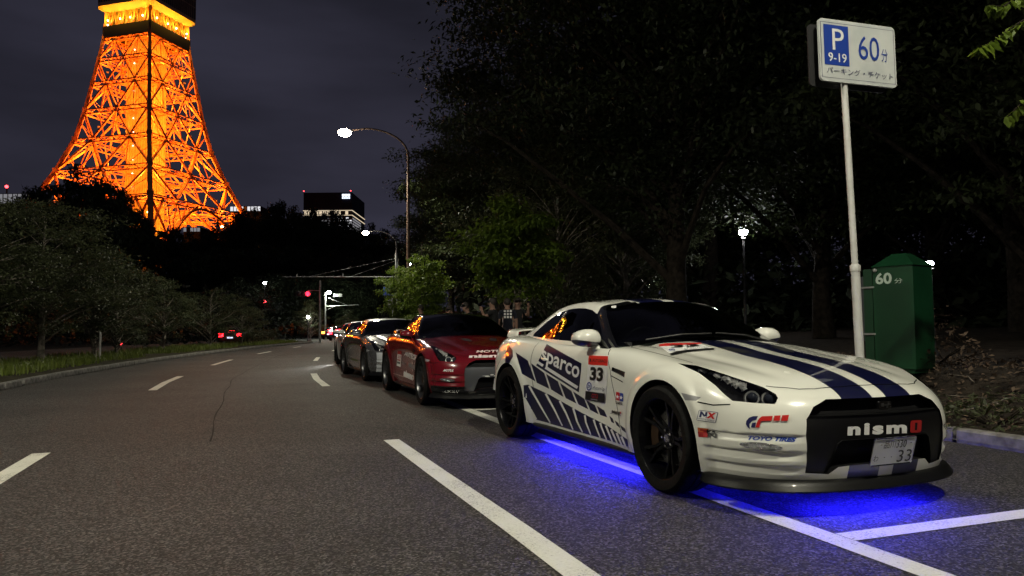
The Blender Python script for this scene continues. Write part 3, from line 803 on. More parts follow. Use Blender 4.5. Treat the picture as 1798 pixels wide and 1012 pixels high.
M['facet'] = mat('lamp_reflector_silver', (.62, .62, .62), .22, metal=.35)
def surf(x, y, z, d, key='uncut'):
    h = SHELL[key].ray_cast(Vector((x, y, z)) - Vector(d) * 2, Vector(d), 6); return h[0], h[1]
def projector(s):
    mb = MB()
    for x, y, z, r in ((.655, .705, .672, .044), (.725, .635, .668, .046)):
        d = Vector((.80, s * .45, .25)).normalized(); c = Vector((x - .02, s * (y - .01), z))
        u = d.cross(Vector((0, 0, 1))).normalized(); v = u.cross(d)
        prof = [(0, .022), (r * .45, .018), (r * .75, .006), (r * .8, -.004), (r, 0), (r * 1.05, -.03)]
        n = 18; vs = [c + d * h + (u * math.cos(2 * math.pi * j / n) + v * math.sin(2 * math.pi * j / n)) * q for q, h in prof for j in range(n)]
        for i in range(len(prof) - 1):
            mb.add([], []); 
        fs0 = [(i * n + j, i * n + (j + 1) % n, (i + 1) * n + (j + 1) % n, (i + 1) * n + j) for i in range(len(prof) - 1) for j in range(n)]
        o = len(mb.v); mb.v += [tuple(p) for p in vs]
        for k, f in enumerate(fs0): mb.f.append(tuple(q + o for q in f)); mb.mi.append(0 if k // n < 3 else 1)
    return mb.mesh('projector', [M['bulb_off'], M['facet']], 40)
def reflector(s):
    """faceted chrome reflectors at the back of the lamp"""
    mb = MB(); rnd = random.Random(4)
    for i in range(90):
        x = .20 + .40 * rnd.random(); f = rnd.random(); y = (.772 - .10 * max(0, x - .3)) - .045 * f
        h, n = surf(x, s * y, 0, (0, 0, -1))
        if h is None or h.z < .66: continue
        c = h + Vector((-.015, -s * .010, -.020)); r = .014 + .012 * rnd.random()
        t = Vector((rnd.uniform(-.5, .9), s * rnd.uniform(0, 1), rnd.uniform(.2, 1))).normalized(); u = t.cross(Vector((0, 0, 1))).normalized(); v = u.cross(t)
        mb.add([c + u * r, c + v * r, c - u * r, c - v * r, c + t * r * .45], [(0, 1, 4), (1, 2, 4), (2, 3, 4), (3, 0, 4)])
    return mb.mesh('reflector', M['facet'], fix=False)
def patch(poly, axis, flt_dir, off, m, name, depth=None):
    """a raised patch cut out of the shell's own surface"""
    b = SHELL['body_bm'].copy()
    fs = cut(b, poly, axis, flt_dir); nb = pull(b, fs); b.free(); nb.normal_update()
    for v in nb.verts: v.co += v.normal * off
    return bm_mesh(nb, name, m)
def fog(s):
    poly = [(.765 + .062 * math.cos(a) * 1.0, 0) for a in ()]
    el = [(s * (.74 + .082 * math.cos(a)), .405 + .021 * math.sin(a) + .006 * math.cos(a)) for a in [2 * math.pi * i / 18 for i in range(18)]]
    me = patch(el, 'yz', lambda f: f.normal.x > .2 and f.calc_center_median().y * s > .4 and f.calc_center_median().x > .5, .006, M['fog'], 'fog_lamp')
    return me
def duct(s):
    b = SHELL['body_bm'].copy(); fs = cut_px(b, [(1261, 611.5), (1276, 609.5), (1298, 613), (1322, 619.5), (1318, 621.5), (1300, 620), (1275, 614.5)], lambda f: f.normal.z > .6 and f.calc_center_median().y * s > 0 and f.calc_center_median().x > -.7, s)
    nb = pull(b, fs); b.free(); nb.normal_update()
    for v in nb.verts: v.co += v.normal * .003
    return bm_mesh(nb, 'hood_duct', M['black_matte'])
fm = mat('fog_lamp_chrome', (.55, .55, .56), .18, metal=.9, coat=1)
noisy(fm, (.10, .10, .10), (.75, .75, .76), 90, 2, .4, .6, bump=.8, bscale=120)
M['fog'] = fm
# ------------------------------------------------------------------ lettering and stickers: flat outlines laid on real surfaces
_txt = {}
def text_tris(st, bold=0., shear=0., space=1.):
    key = (st, bold, shear, space)
    if key not in _txt:
        c = bpy.data.curves.new('t', 'FONT'); c.body = st; c.offset = bold; c.shear = shear; c.space_character = space; c.fill_mode = 'FRONT'
        c.resolution_u = 3
        o = bpy.data.objects.new('t', c); col.objects.link(o)
        dg = bpy.context.evaluated_depsgraph_get(); e = o.evaluated_get(dg); me = e.to_mesh(); me.calc_loop_triangles()
        v = np.array([p.co[:2] for p in me.vertices]).reshape(-1, 2); t = [tuple(l.vertices) for l in me.loop_triangles]
        e.to_mesh_clear(); bpy.data.objects.remove(o); bpy.data.curves.remove(c)
        lo, hi = v.min(0), v.max(0); v = (v - lo) / (hi - lo); v[:, 1] = 1 - v[:, 1]
        _txt[key] = (v, t)
    return _txt[key]
def rect(u0, v0, u1, v1): return [(u0, v0), (u1, v0), (u1, v1), (u0, v1)]
def shape(item):
    """('poly', pts) | ('text', string, u0, v0, u1, v1[, bold, shear]) -> 2D verts, triangles; v runs down"""
    if item[0] == 'poly':
        pts = [Vector((p[0], p[1], 0)) for p in item[1]]; return np.array([p[:2] for p in pts]), tessellate_polygon([pts])
    if item[0] == 'line':
        pts, w = item[1], item[2]; V, T = [], []
        for i, p in enumerate(pts):
            a, b = pts[max(i - 1, 0)], pts[min(i + 1, len(pts) - 1)]; d = math.hypot(b[0] - a[0], b[1] - a[1]); n = (-(b[1] - a[1]) / d, (b[0] - a[0]) / d)
            ww = w if not hasattr(w, '__len__') else w[0] + (w[1] - w[0]) * i / (len(pts) - 1)
            V += [(p[0] + n[0] * ww / 2, p[1] + n[1] * ww / 2), (p[0] - n[0] * ww / 2, p[1] - n[1] * ww / 2)]
        for i in range(len(pts) - 1): T += [(2 * i, 2 * i + 1, 2 * i + 3), (2 * i, 2 * i + 3, 2 * i + 2)]
        return np.array(V), T
    st, u0, v0, u1, v1 = item[1:6]; v, t = text_tris(st, *(item[6:] or (0.,)))
    return v * [u1 - u0, v1 - v0] + [u0, v0], t
def bilerp(q):
    q = [Vector(p) for p in q]                       # TL TR BR BL
    return lambda u, v: q[0] * (1 - u) * (1 - v) + q[1] * u * (1 - v) + q[2] * u * v + q[3] * (1 - u) * v
def flat_map(p0, du, dv, n):
    p0, du, dv, n = Vector(p0), Vector(du), Vector(dv), Vector(n).normalized()
    return lambda u, v, off: p0 + du * u + dv * v + n * off
def shell_map(quad, bvhs, Mx=None, tf=None):
    """sticker coordinates -> photo pixel -> the point of the car's surface seen there (in the car's own frame)"""
    Mx = Mx or CAR_M; I = Mx.inverted(); o = I @ CAM; R3 = I.to_3x3(); bl = bilerp(quad) if quad else None
    def f(u, v, off):
        p = bl(u, v) if bl else (u, v)
        if tf: p = tf(*p)
        d = (R3 @ ray(p[0], p[1])).normalized(); best = None
        for b in bvhs:
            h = b.ray_cast(o, d)
            if h[0] is not None and (best is None or h[3] < best[3]): best = h
        if best is None: return None
        n = best[1]; n = -n if n.dot(d) > 0 else n
        return best[0] + n * off
    return f
def sticker(name, layers, fmap, parent, maxlen=.05, off=.0025, step=.0012):
    """layers: [(material key, item), ...]; one mesh with a thin step for each layer on top of the last"""
    mats, V, Fs, mi = [], [], [], []
    for li, (mk, item) in enumerate(layers):
        if M[mk] not in mats: mats.append(M[mk])
        v2, tr = shape(item); bm = bmesh.new(); vs = [bm.verts.new((a, b, 0)) for a, b in v2]
        for t in tr:
            if len({t[0], t[1], t[2]}) == 3:
                try: bm.faces.new([vs[i] for i in t])
                except ValueError: pass
        loc = {}
        def P(v):
            k = (round(v.co.x, 6), round(v.co.y, 6))
            if k not in loc: loc[k] = fmap(v.co.x, v.co.y, off + step * li)
            return loc[k]
        for _ in range(6):
            lg = []
            for e in bm.edges:
                a, b = P(e.verts[0]), P(e.verts[1])
                if a is not None and b is not None and maxlen < (a - b).length < 1.2: lg.append(e)
            if not lg: break
            bmesh.ops.subdivide_edges(bm, edges=lg, cuts=1); bmesh.ops.triangulate(bm, faces=[f for f in bm.faces if len(f.verts) > 3])
        o = len(V); ok = {}
        for v in bm.verts:
            p = P(v)
            if p is not None: ok[v] = len(V); V.append(tuple(p))
        for f in bm.faces:
            if all(v in ok for v in f.verts):
                c = [Vector(V[ok[v]]) for v in f.verts]
                if max((c[i] - c[i - 1]).length for i in range(len(c))) < max(.22, maxlen * 2.2): Fs.append(tuple(ok[v] for v in f.verts)); mi.append(mats.index(M[mk]))
        bm.free()
    me = bpy.data.meshes.new(name); me.from_pydata(V, [], Fs)
    for m_ in mats: me.materials.append(m_)
    me.polygons.foreach_set('material_index', mi); me.update()
    return link(name, me, parent)
# ------------------------------------------------------------------ road axis: the dashed line between the two lanes
LY = [-60, -30, -10, 3.3, 7.4, 14.4, 18.5, 27, 35, 50, 62, 80, 120, 160]
LX = [23.0, 12.2, 5.05, .32, -1.2, -3.6, -4.95, -7.15, -8.75, -10.9, -12.0, -13.2, -15.2, -17]
_d = spline_rows(np.stack([LX, LY], -1), 8)
def lane(Y, off):
    x = float(np.interp(Y, _d[:, 1], _d[:, 0])); e = .4
    dx = (float(np.interp(Y + e, _d[:, 1], _d[:, 0])) - float(np.interp(Y - e, _d[:, 1], _d[:, 0]))) / (2 * e)
    n = math.hypot(1, dx); return Vector((x + off / n, Y - off * dx / n, 0))
def heading(Y):
    a, b = lane(Y - .5, 0), lane(Y + .5, 0); return math.atan2(b.y - a.y, b.x - a.x)
# ------------------------------------------------------------------ ground, roads, kerbs, markings
rng = random.Random(7)
def asphalt(name, c1, c2):
    m = mat(name, c1, .72, spec=.35); t = m.node_tree; b = t.nodes['Principled BSDF']; L = t.links.new
    tc = t.nodes.new('ShaderNodeTexCoord')
    v = t.nodes.new('ShaderNodeTexVoronoi'); v.inputs['Scale'].default_value = 88; v.feature = 'F1'
    n1 = t.nodes.new('ShaderNodeTexNoise'); n1.inputs['Scale'].default_value = 62; n1.inputs['Detail'].default_value = 4; n1.inputs['Roughness'].default_value = .75
    n2 = t.nodes.new('ShaderNodeTexNoise'); n2.inputs['Scale'].default_value = .55; n2.inputs['Detail'].default_value = 5
    for k in (v, n1, n2): L(tc.outputs['Object'], k.inputs['Vector'])
    r = t.nodes.new('ShaderNodeValToRGB'); e = r.color_ramp.elements
    e[0].position = .0; e[0].color = (*[q * .25 for q in c1], 1); e[1].position = 1.; e[1].color = (*[q * 3.6 for q in c2], 1)
    k = e.new(.45); k.color = (*c1, 1); k = e.new(.62); k.color = (*c2, 1)
    L(v.outputs['Color'], r.inputs['Fac'])
    mx = t.nodes.new('ShaderNodeMix'); mx.data_type = 'RGBA'; mx.blend_type = 'MULTIPLY'; mx.inputs['Factor'].default_value = 1
    mr = t.nodes.new('ShaderNodeMapRange'); mr.inputs['From Min'].default_value = .3; mr.inputs['From Max'].default_value = .7; mr.inputs['To Min'].default_value = .72; mr.inputs['To Max'].default_value = 1.22
    L(n2.outputs['Fac'], mr.inputs['Value']); L(r.outputs['Color'], mx.inputs['A']); L(mr.outputs[0], mx.inputs['B'])
    L(mx.outputs['Result'], b.inputs['Base Color'])
    ad = t.nodes.new('ShaderNodeMath'); ad.operation = 'ADD'; L(n1.outputs['Fac'], ad.inputs[0]); L(v.outputs['Distance'], ad.inputs[1])
    bp = t.nodes.new('ShaderNodeBump'); bp.inputs['Strength'].default_value = .9; bp.inputs['Distance'].default_value = .010
    L(ad.outputs[0], bp.inputs['Height']); L(bp.outputs['Normal'], b.inputs['Normal'])
    return m
M['asphalt'] = asphalt('asphalt', (.030, .028, .028), (.056, .052, .051))
M['asphalt2'] = asphalt('worn_asphalt', (.03, .029, .029), (.05, .048, .048))
def roadpaint():
    m = mat('road_paint', (.62, .62, .56), .65, spec=.3); t = m.node_tree; b = t.nodes['Principled BSDF']; L = t.links.new
    tc = t.nodes.new('ShaderNodeTexCoord'); n = t.nodes.new('ShaderNodeTexNoise'); n.inputs['Scale'].default_value = 75; n.inputs['Detail'].default_value = 5; n.inputs['Roughness'].default_value = .8
    n3 = t.nodes.new('ShaderNodeTexNoise'); n3.inputs['Scale'].default_value = 2.2; n3.inputs['Detail'].default_value = 3
    ad = t.nodes.new('ShaderNodeMath'); ad.operation = 'MULTIPLY_ADD'; ad.inputs[1].default_value = .35; L(n3.outputs['Fac'], ad.inputs[0]); L(n.outputs['Fac'], ad.inputs[2])
    L(tc.outputs['Object'], n.inputs['Vector']); L(tc.outputs['Object'], n3.inputs['Vector'])
    r = t.nodes.new('ShaderNodeValToRGB'); e = r.color_ramp.elements
    e[0].position = .52; e[0].color = (.07, .066, .06, 1); e[1].position = .60; e[1].color = (.60, .60, .53, 1); k = e.new(.9); k.color = (.72, .72, .66, 1)
    L(ad.outputs[0], r.inputs['Fac']); L(r.outputs['Color'], b.inputs['Base Color'])
    bp = t.nodes.new('ShaderNodeBump'); bp.inputs['Strength'].default_value = .5; bp.inputs['Distance'].default_value = .006
    L(n.outputs['Fac'], bp.inputs['Height']); L(bp.outputs['Normal'], b.inputs['Normal']); return m
M['paint_line'] = roadpaint()
M['soil'] = noisy(mat('dark_soil', (.03, .025, .02), .95, spec=.1), (.014, .011, .009), (.045, .036, .028), 6, 8, bump=.9, bscale=18, dist=.05)
M['verge'] = noisy(mat('verge_soil', (.04, .035, .02), .95, spec=.1), (.022, .020, .012), (.05, .045, .028), 4, 8, bump=.8, bscale=14, dist=.04)
M['concrete'] = noisy(mat('kerb_concrete', (.2, .19, .18), .9, spec=.2), (.11, .105, .098), (.24, .23, .215), 9, 8, bump=.4, bscale=60, dist=.01)
TW = Vector((-164.7, 330, 0))
def hill(x, y):
    d2 = (x - TW.x) ** 2 + (y - TW.y) ** 2
    return 21 * math.exp(-d2 / (2 * 105 ** 2)) * sstep(95, 230, y) + 9 * sstep(150, 320, y) * sstep(-40, -160, x - 0) * .4
gx = list(np.linspace(-1500, -420, 10)) + list(np.arange(-400, 121, 20.)) + list(np.linspace(160, 1500, 10))
gy = list(np.linspace(-400, -40, 6)) + list(np.arange(0, 561, 20.)) + list(np.linspace(620, 2600, 10))
g = MB(); g.v = [(x, y, -.06 + hill(x, y)) for y in gy for x in gx]
nx_ = len(gx)
for j in range(len(gy) - 1):
    for i in range(nx_ - 1): g.f.append((j * nx_ + i, j * nx_ + i + 1, (j + 1) * nx_ + i + 1, (j + 1) * nx_ + i)); g.mi.append(0)
tag(g.build('ground', M['soil'], smooth=60), kind='structure')

def kerb_off(Y): return float(np.interp(Y, [8, 30, 60], [4.85, 3.95, 3.95]))
def left_off(Y): return float(np.interp(Y, [20, 45, 60, 70], [-5.85, -5.3, -4.4, -4.0]))
def ribbon(name, Ys, offs, z, m, kind='structure', parent=None):
    """offs: list of functions of Y (lateral offsets), z: list of heights"""
    mb = MB(); k = len(offs)
    for Y in Ys:
        for o_, z_ in zip(offs, z):
            p = lane(Y, o_(Y) if callable(o_) else o_); mb.v.append((p.x, p.y, z_(Y) if callable(z_) else z_))
    for i in range(len(Ys) - 1):
        for j in range(k - 1): mb.f.append((i * k + j, i * k + j + 1, (i + 1) * k + j + 1, (i + 1) * k + j)); mb.mi.append(0)
    o = mb.build(name, m, parent, smooth=60)
    if kind and parent is None: tag(o, kind=kind)
    return o
YS = list(np.arange(-40, 20, 1.)) + list(np.arange(20, 150, 2.5))
ribbon('road', YS, [left_off, -2, 0, 2, kerb_off], [0, 0, 0, 0, 0], M['asphalt'])
ribbon('opposite_road', YS, [-19., -14, -9.6], [-.012] * 3, M['asphalt2'])
ribbon('road_junction', list(np.arange(64, 150, 3.)), [-9.7, -8, -6, -3.9], [-.008] * 4, M['asphalt2'])
# planted strip on the left (grass median) and the park side on the right
YM = [y for y in YS if y <= 63]
ribbon('median', YM, [lambda Y: left_off(Y) - .14, lambda Y: left_off(Y) - .6, lambda Y: left_off(Y) - 1.6, lambda Y: left_off(Y) - 2.9, -9.45], [.10, .14, .17, .15, .10], M['verge'])
ribbon('pavement', YS, [lambda Y: kerb_off(Y) + .14, lambda Y: kerb_off(Y) + 2.2], [.12, .13], M['soil'])
def park_z(d): return .13 + .33 * sstep(2.2, 3.4, d) + .5 * sstep(5, 18, d) + 7 * sstep(20, 60, d)
PD = [2.2, 2.6, 3., 3.4, 4.5, 6, 8, 11, 14, 18, 22, 26, 32, 40, 50, 60, 80]
ribbon('park_ground', YS, [(lambda Y, d=d: kerb_off(Y) + d) for d in PD], [park_z(d) for d in PD], M['soil'])
def park_h(x, y):
    e = lane(y, 0); dx = lane(y + 1, 0) - e; n = math.hypot(dx.x, dx.y); d = (x - e.x) * dx.y / n - 0
    return park_z(max(0, d - kerb_off(y)))
# kerbs: separate stones on a bed
def kerb(name, offf, y0, y1, s, w=.14):
    bed = ribbon(name, [y for y in YS if y0 <= y <= y1], [lambda Y: offf(Y) - .01 * s, lambda Y: offf(Y) + (w - .01) * s], [.03, .03], M['concrete'])
    mb = MB(); n = [(-w / 2, 0), (w / 2, 0), (w / 2, .118), (w / 2 - .018, .132), (-w / 2 + .022, .132), (-w / 2, .112)]
    mb.prism(n, -.487, .487, 'xz'); me = mb.mesh('kerb_stone', M['concrete']); Y = y0; k = 0
    while Y < y1:
        p = lane(Y, offf(Y) + s * w / 2); q = lane(Y + .95, offf(Y + .95) + s * w / 2); a = math.atan2(q.y - p.y, q.x - p.x) - math.pi / 2
        st = link('kerb_stone', me, bed); c = (p + q) / 2
        st.location = (c.x + rng.uniform(-.006, .006), c.y, rng.uniform(-.006, .004)); st.rotation_euler = (0, rng.uniform(-.01, .01), a + (math.pi if s < 0 else 0) + rng.uniform(-.006, .006))
        Y += .985 * (q - p).y / (q - p).length if (q - p).length else 1
    return bed
kerb('kerb_right', kerb_off, -4, 60, 1); kerb('kerb_left', left_off, 6, 60, -1)
# painted markings
def mark(a, b, off, w, z=.004, parent=None):
    Ys = list(np.linspace(a, b, max(2, int((b - a) / 1.2)))); return ribbon('painted_line', Ys, [off - w / 2, off + w / 2], [z, z], M['paint_line'])
for a, b in ((.8, 7.45), (14.5, 18.7), (26.2, 29.6), (38, 42), (49, 53)): mark(a, b, 0., .155)
for a, b in ((.5, 7.85), (14.9, 18.9), (24.4, 28.6), (35, 38.5), (46, 49)): mark(a, b, -3.12, .15)
mark(-3, 46, 1.45, .15)
for Y in (3.4, 9.6, 15.3, 21.0, 26.6):
    mb = MB(); p0, p1 = lane(Y, 1.53), lane(Y, kerb_off(Y) - .35); d = (p1 - p0).normalized(); n = Vector((-d.y, d.x, 0)) * .07
    mb.add([p0 - n + Vector((0, 0, .004)), p1 - n + Vector((0, 0, .004)), p1 + n + Vector((0, 0, .004)), p0 + n + Vector((0, 0, .004))], [(0, 1, 2, 3)])
    tag(mb.build('painted_line', M['paint_line']), kind='structure')
# sealed crack wandering down the carriageway
M['sealant'] = mat('crack_sealant', (.040, .037, .037), .95, spec=.05)
ck = MB(); prev = None
for i in range(70):
    Y = 8 + i * .42; c = -1.75 + .05 * math.sin(Y * .31) + .02 * math.sin(Y * 1.7); w = .005 + .006 * rng.random()
    a, b = lane(Y, c - w), lane(Y, c + w); a.z = b.z = .003
    if prev: ck.add([prev[0], prev[1], b, a], [(0, 1, 2, 3)])
    prev = (a, b)
tag(ck.build('road_crack', M['sealant']), kind='structure')
# ------------------------------------------------------------------ the lit lattice tower
M['tower_paint'] = noisy(mat('tower_orange_paint', (.58, .21, .07), .55), (.52, .17, .05), (.64, .27, .10), .8, 3)
M['tower_pale'] = noisy(mat('tower_pale_cladding', (.3, .26, .18), .7), (.20, .17, .11), (.34, .30, .20), .35, 4)
M['deck_dark'] = mat('deck_glazing', (.03, .03, .035), .25)
M['deck_under'] = mat('deck_soffit', (.45, .36, .2), .6)
M['flood'] = emitter('floodlight_glass', (1., .62, .22), 22)
M['spark'] = emitter('tower_marker', (1., .85, .65), 9)
tower = thing('lattice_tower', 'orange floodlit steel lattice tower with dark observation deck behind the trees', 'tower', TW, R(29.1))
LV = [(22., 61.5), (40., 50.8), (55.95, 42.4), (69.86, 34.3), (84.2, 27.6), (97.6, 23.95), (110.1, 21.4), (121.1, 19.25), (130.8, 17.4), (136., 16.9), (146., 16.4)]
def TR(z): return float(np.interp(z, [a for a, _ in LV], [b for _, b in LV]))
def corner(k, z, f=1.): a = math.pi / 2 * k; return Vector((TR(z) * f * math.cos(a), TR(z) * f * math.sin(a), z))
def on_face(k, t, z, f=1.): return corner(k, z, f).lerp(corner(k + 1, z, f), t)
for k in range(4):
    lg = MB(); zs = [a for a, _ in LV]
    for a, b in zip(zs[:-1], zs[1:]):
        w = float(np.interp(a, [22, 146], [2.2, 1.0])); lg.beam(corner(k, a), corner(k, b), w, w, up=(math.cos(math.pi / 2 * k), math.sin(math.pi / 2 * k), 0))
        p = corner(k, b); lg.box(p.x - w * .62, p.x + w * .62, p.y - w * .62, p.y + w * .62, p.z - w * .55, p.z + w * .55)
    lg.build('leg', M['tower_paint'], tower)
levels = [z for z, _ in LV[2:9]]
for li, z in enumerate(levels):
    rb = MB(); h = float(np.interp(z, [55, 131], [2.4, 1.5])); w = .5
    for k in range(4):
        for zz, f in ((z, 1.), (z - h, 1.)): rb.beam(corner(k, zz), corner(k + 1, zz), w, w)
        n = 12
        for i in range(n):
            a, b = on_face(k, i / n, z), on_face(k, (i + 1) / n, z - h)
            if i % 2: a, b = on_face(k, i / n, z - h), on_face(k, (i + 1) / n, z)
            rb.beam(a, b, .3, .3)
    rb.build('ring_beam', M['tower_paint'], tower)
    fl = MB()                                          # horizontal bracing seen from below
    for k in range(4):
        m0, m1 = on_face(k, .5, z), on_face(k + 1, .5, z); fl.beam(m0, m1, .5, .6)
        fl.beam(on_face(k, .25, z), on_face(k, .75, z, .0) + Vector((0, 0, 0)), .4, .5); fl.beam(on_face(k, .5, z), Vector((0, 0, z)), .5, .8)
        fl.beam(on_face(k, .25, z), on_face(k + 3, .75, z), .4, .5)
        for f in (.72,):
            fl.beam(corner(k, z) * 1. if False else Vector((*(corner(k, z).xy * f), z - .4)), Vector((*(corner(k + 1, z).xy * f), z - .4)), .42, .5)
    fl.build('floor_bracing', M['tower_paint'], tower)
def bays(z0, z1, quarter_top):
    """zigzag between a level noded at its middle and one noded at its quarters"""
    out = []
    top, bot = ((.25, .75), (0, .5, 1)) if quarter_top else ((0, .5, 1), (.25, .75))
    for t in top:
        for b in bot:
            if abs(t - b) < .3: out.append((t, b))
    return out
allz = [22.] + levels
for i in range(len(levels) - 1):
    z0, z1 = levels[i], levels[i + 1]; qt = (i % 2 == 1); pairs = bays(z0, z1, qt)
    for k in range(4):
        br = MB(); w = float(np.interp(z0, [55, 125], [.85, .55]))
        for t, b in pairs: br.beam(on_face(k, t, z1 - .8), on_face(k, b, z0), w, w)
        for t in ((.5,) if not qt else (.25, .75)): br.beam(on_face(k, t, z1), on_face(k, t, z0), w * .5, w * .5)
        zm = (z0 + z1) / 2
        for t in (.03, .97): br.beam(on_face(k, t, zm), on_face(k, .25 if t < .5 else .75, z0), w * .35, w * .35)
        # inner lattice one bay in
        for t, b in pairs[::2]: br.beam(on_face(k, t, z1, .78), on_face(k, b, z0, .78), w * .45, w * .45)
        br.build('lattice_brace', M['tower_paint'], tower)
# arches and struts below the lowest ring
zG = levels[0]
for k in range(4):
    ar = MB(); pts = []
    for i in range(17):
        t = .10 + .80 * i / 16; z = zG - 2 - 24 * (2 * t - 1) ** 2 * 1.35; pts.append(on_face(k, t, z))
    for a, b in zip(pts[:-1], pts[1:]): ar.beam(a, b, 1.1, 1.1)
    for i in range(1, 17, 2):
        t = .10 + .80 * i / 16; ar.beam(pts[i], on_face(k, t, zG - 1), .5, .5)
        if i < 15: ar.beam(pts[i], on_face(k, t + .1, zG - 1), .45, .45)
    for f in (.8, .6):
        q = [Vector((*(p.xy * f), p.z - 1)) for p in pts]
        for a, b in zip(q[:-1], q[1:]): ar.beam(a, b, .7, .7)
    for i in range(0, 17, 2): ar.beam(pts[i], Vector((*(pts[i].xy * .6), pts[i].z)), .45, .45)
    for z0, z1 in ((24, 40), (40, 55)):
        for s_ in (0, 1):
            u0, u1 = (.0, .12) if s_ == 0 else (1., .88)
            ar.beam(on_face(k, u0, z0), on_face(k, u1, z1), .8, .8); ar.beam(on_face(k, u1, z0), on_face(k, u0, z1), .8, .8); ar.beam(on_face(k, u0, z1), on_face(k, u1, z1), .8, .8)
    ar.build('base_arch', M['tower_paint'], tower)
sh = MB(); S = 5.7                                    # lift shaft
sh.box(-S, S, -S, S, 20, 136)
for z in np.arange(24, 135, 3.3): sh.box(-S - .12, S + .12, -S - .12, S + .12, z, z + .35)
for u in np.linspace(-S + .6, S - .6, 8):
    for q in ((u, -S - .14), (u, S + .14)): sh.box(q[0] - .16, q[0] + .16, q[1] - .1, q[1] + .1, 20, 136)
    for q in ((-S - .14, u), (S + .14, u)): sh.box(q[0] - .1, q[0] + .1, q[1] - .16, q[1] + .16, 20, 136)
M['shaft'] = noisy(mat('shaft_cladding', (.40, .32, .13), .7), (.30, .24, .10), (.46, .37, .16), .35, 4); sh.build('lift_shaft', M['shaft'], tower).rotation_euler = (0, 0, R(45))
for z_ in (42, 58, 74, 90, 106, 122): lamp('flood', (8.2, -8.2, z_), 3.2e3, (1., .46, .04), tower, size=.5)  # yellow lamps added beside the shaft to turn its right-front face yellow
# dark band, lit drum and observation deck
bd = MB()
for k in range(4): bd.beam(corner(k, 133.4, 1.03), corner(k + 1, 133.4, 1.03), .8, 5.0)
bd.build('service_band', M['deck_dark'], tower)
dr = MB(); c8 = [corner(k, 136, .93) for k in range(4)]
dr.add([(p.x, p.y, 136.) for p in c8] + [(p.x, p.y, 142.9) for p in c8], [(0, 1, 5, 4), (1, 2, 6, 5), (2, 3, 7, 6), (3, 0, 4, 7), (0, 1, 2, 3)]); dr.build('drum', M['shaft'], tower)
for k in range(4):
    br = MB()
    for i in range(8):
        a, b = on_face(k, i / 8, 136.4), on_face(k, (i + .5) / 8, 142.8); c = on_face(k, (i + 1) / 8, 136.4); br.beam(a, b, .45, .45); br.beam(b, c, .45, .45)
    br.build('deck_bracing', M['tower_paint'], tower)
dk = MB(); f = 21.4; ch = 1.6
oc = []
for k in range(4):
    a = math.pi / 2 * k; e = Vector((math.cos(a), math.sin(a), 0)); s_ = Vector((-e.y, e.x, 0)); oc += [e * f - e * ch - s_ * ch, e * f - e * ch + s_ * ch]
n = len(oc)
dk.add([(p.x * .80, p.y * .80, 142.4) for p in oc] + [(p.x, p.y, 144.2) for p in oc] + [(p.x, p.y, 145.8) for p in oc], [(i, (i + 1) % n, n + (i + 1) % n, n + i) for i in range(n)] + [(n + i, n + (i + 1) % n, 2 * n + (i + 1) % n, 2 * n + i) for i in range(n)] + [tuple(range(n))[::-1]])
dk.build('deck_soffit', M['deck_under'], tower)
gl_ = MB(); gl_.add([(p.x * .995, p.y * .995, 145.8) for p in oc] + [(p.x * .995, p.y * .995, 160) for p in oc], [(i, (i + 1) % n, n + (i + 1) % n, n + i) for i in range(n)] + [tuple(range(n, 2 * n))]); gl_.build('deck_window_band', M['deck_dark'], tower)
ml = MB()
for i in range(n):
    a, b = oc[i], oc[(i + 1) % n]; L_ = (b - a).length; m_ = max(1, int(L_ / 1.25))
    for j in range(m_ + 1):
        p = a.lerp(b, j / m_); ml.box(p.x - .13, p.x + .13, p.y - .13, p.y + .13, 145.8, 160)
    for z in (151.5, 154.5, 157.5): ml.beam((a.x, a.y, z), (b.x, b.y, z), .3, .3)
ml.build('deck_mullions', M['tower_pale'], tower)
# floodlights: they stand inside the frame and light it from within
FL = (1., .235, .014); FE = .112
for z, e, r in ((34, 230e3, .55), (50, 220e3, .5), (62, 170e3, .55), (77, 130e3, .5), (91, 95e3, .5), (104, 75e3, .52), (116, 55e3, .55), (126.5, 40e3, .55)):
    for k in range(4):
        p = corner(k, z, r + .22); fl = MB(); fl.box(p.x - .5, p.x + .5, p.y - .5, p.y + .5, p.z - .5, p.z + .1); fl.build('floodlight', M['flood'] if z < 60 else M['tower_pale'], tower)
        lamp('flood', p + Vector((0, 0, 1.)), e * FE, FL, tower, size=.8)
        q = on_face(k, .5, z, .80); lamp('flood', q, e * .5 * FE, FL, tower, size=.8)
for k in range(4):
    for t in (.15, .4, .6, .85):
        p = on_face(k, t, 138.2, 1.12); fl = MB(); fl.box(p.x - .25, p.x + .25, p.y - .25, p.y + .25, 137.8, 138.3); fl.build('floodlight', M['spark'], tower)
        lamp('flood', p + Vector((0, 0, .8)), 700, (1., .33, .03), tower, size=.4)
        lamp('flood', on_face(k, t, 139.8, 1.22), 1.5e3, (1., .50, .02), tower, size=.4)
for i in range(14):
    z = 46 + i * 6.2; p = Vector((-(S + .6) * .7071 - .8, -(S + .6) * .7071 + .8, z)); fl = MB(); fl.sphere(p, .22, 6, 4); fl.build('marker_lamp', M['spark'], tower)
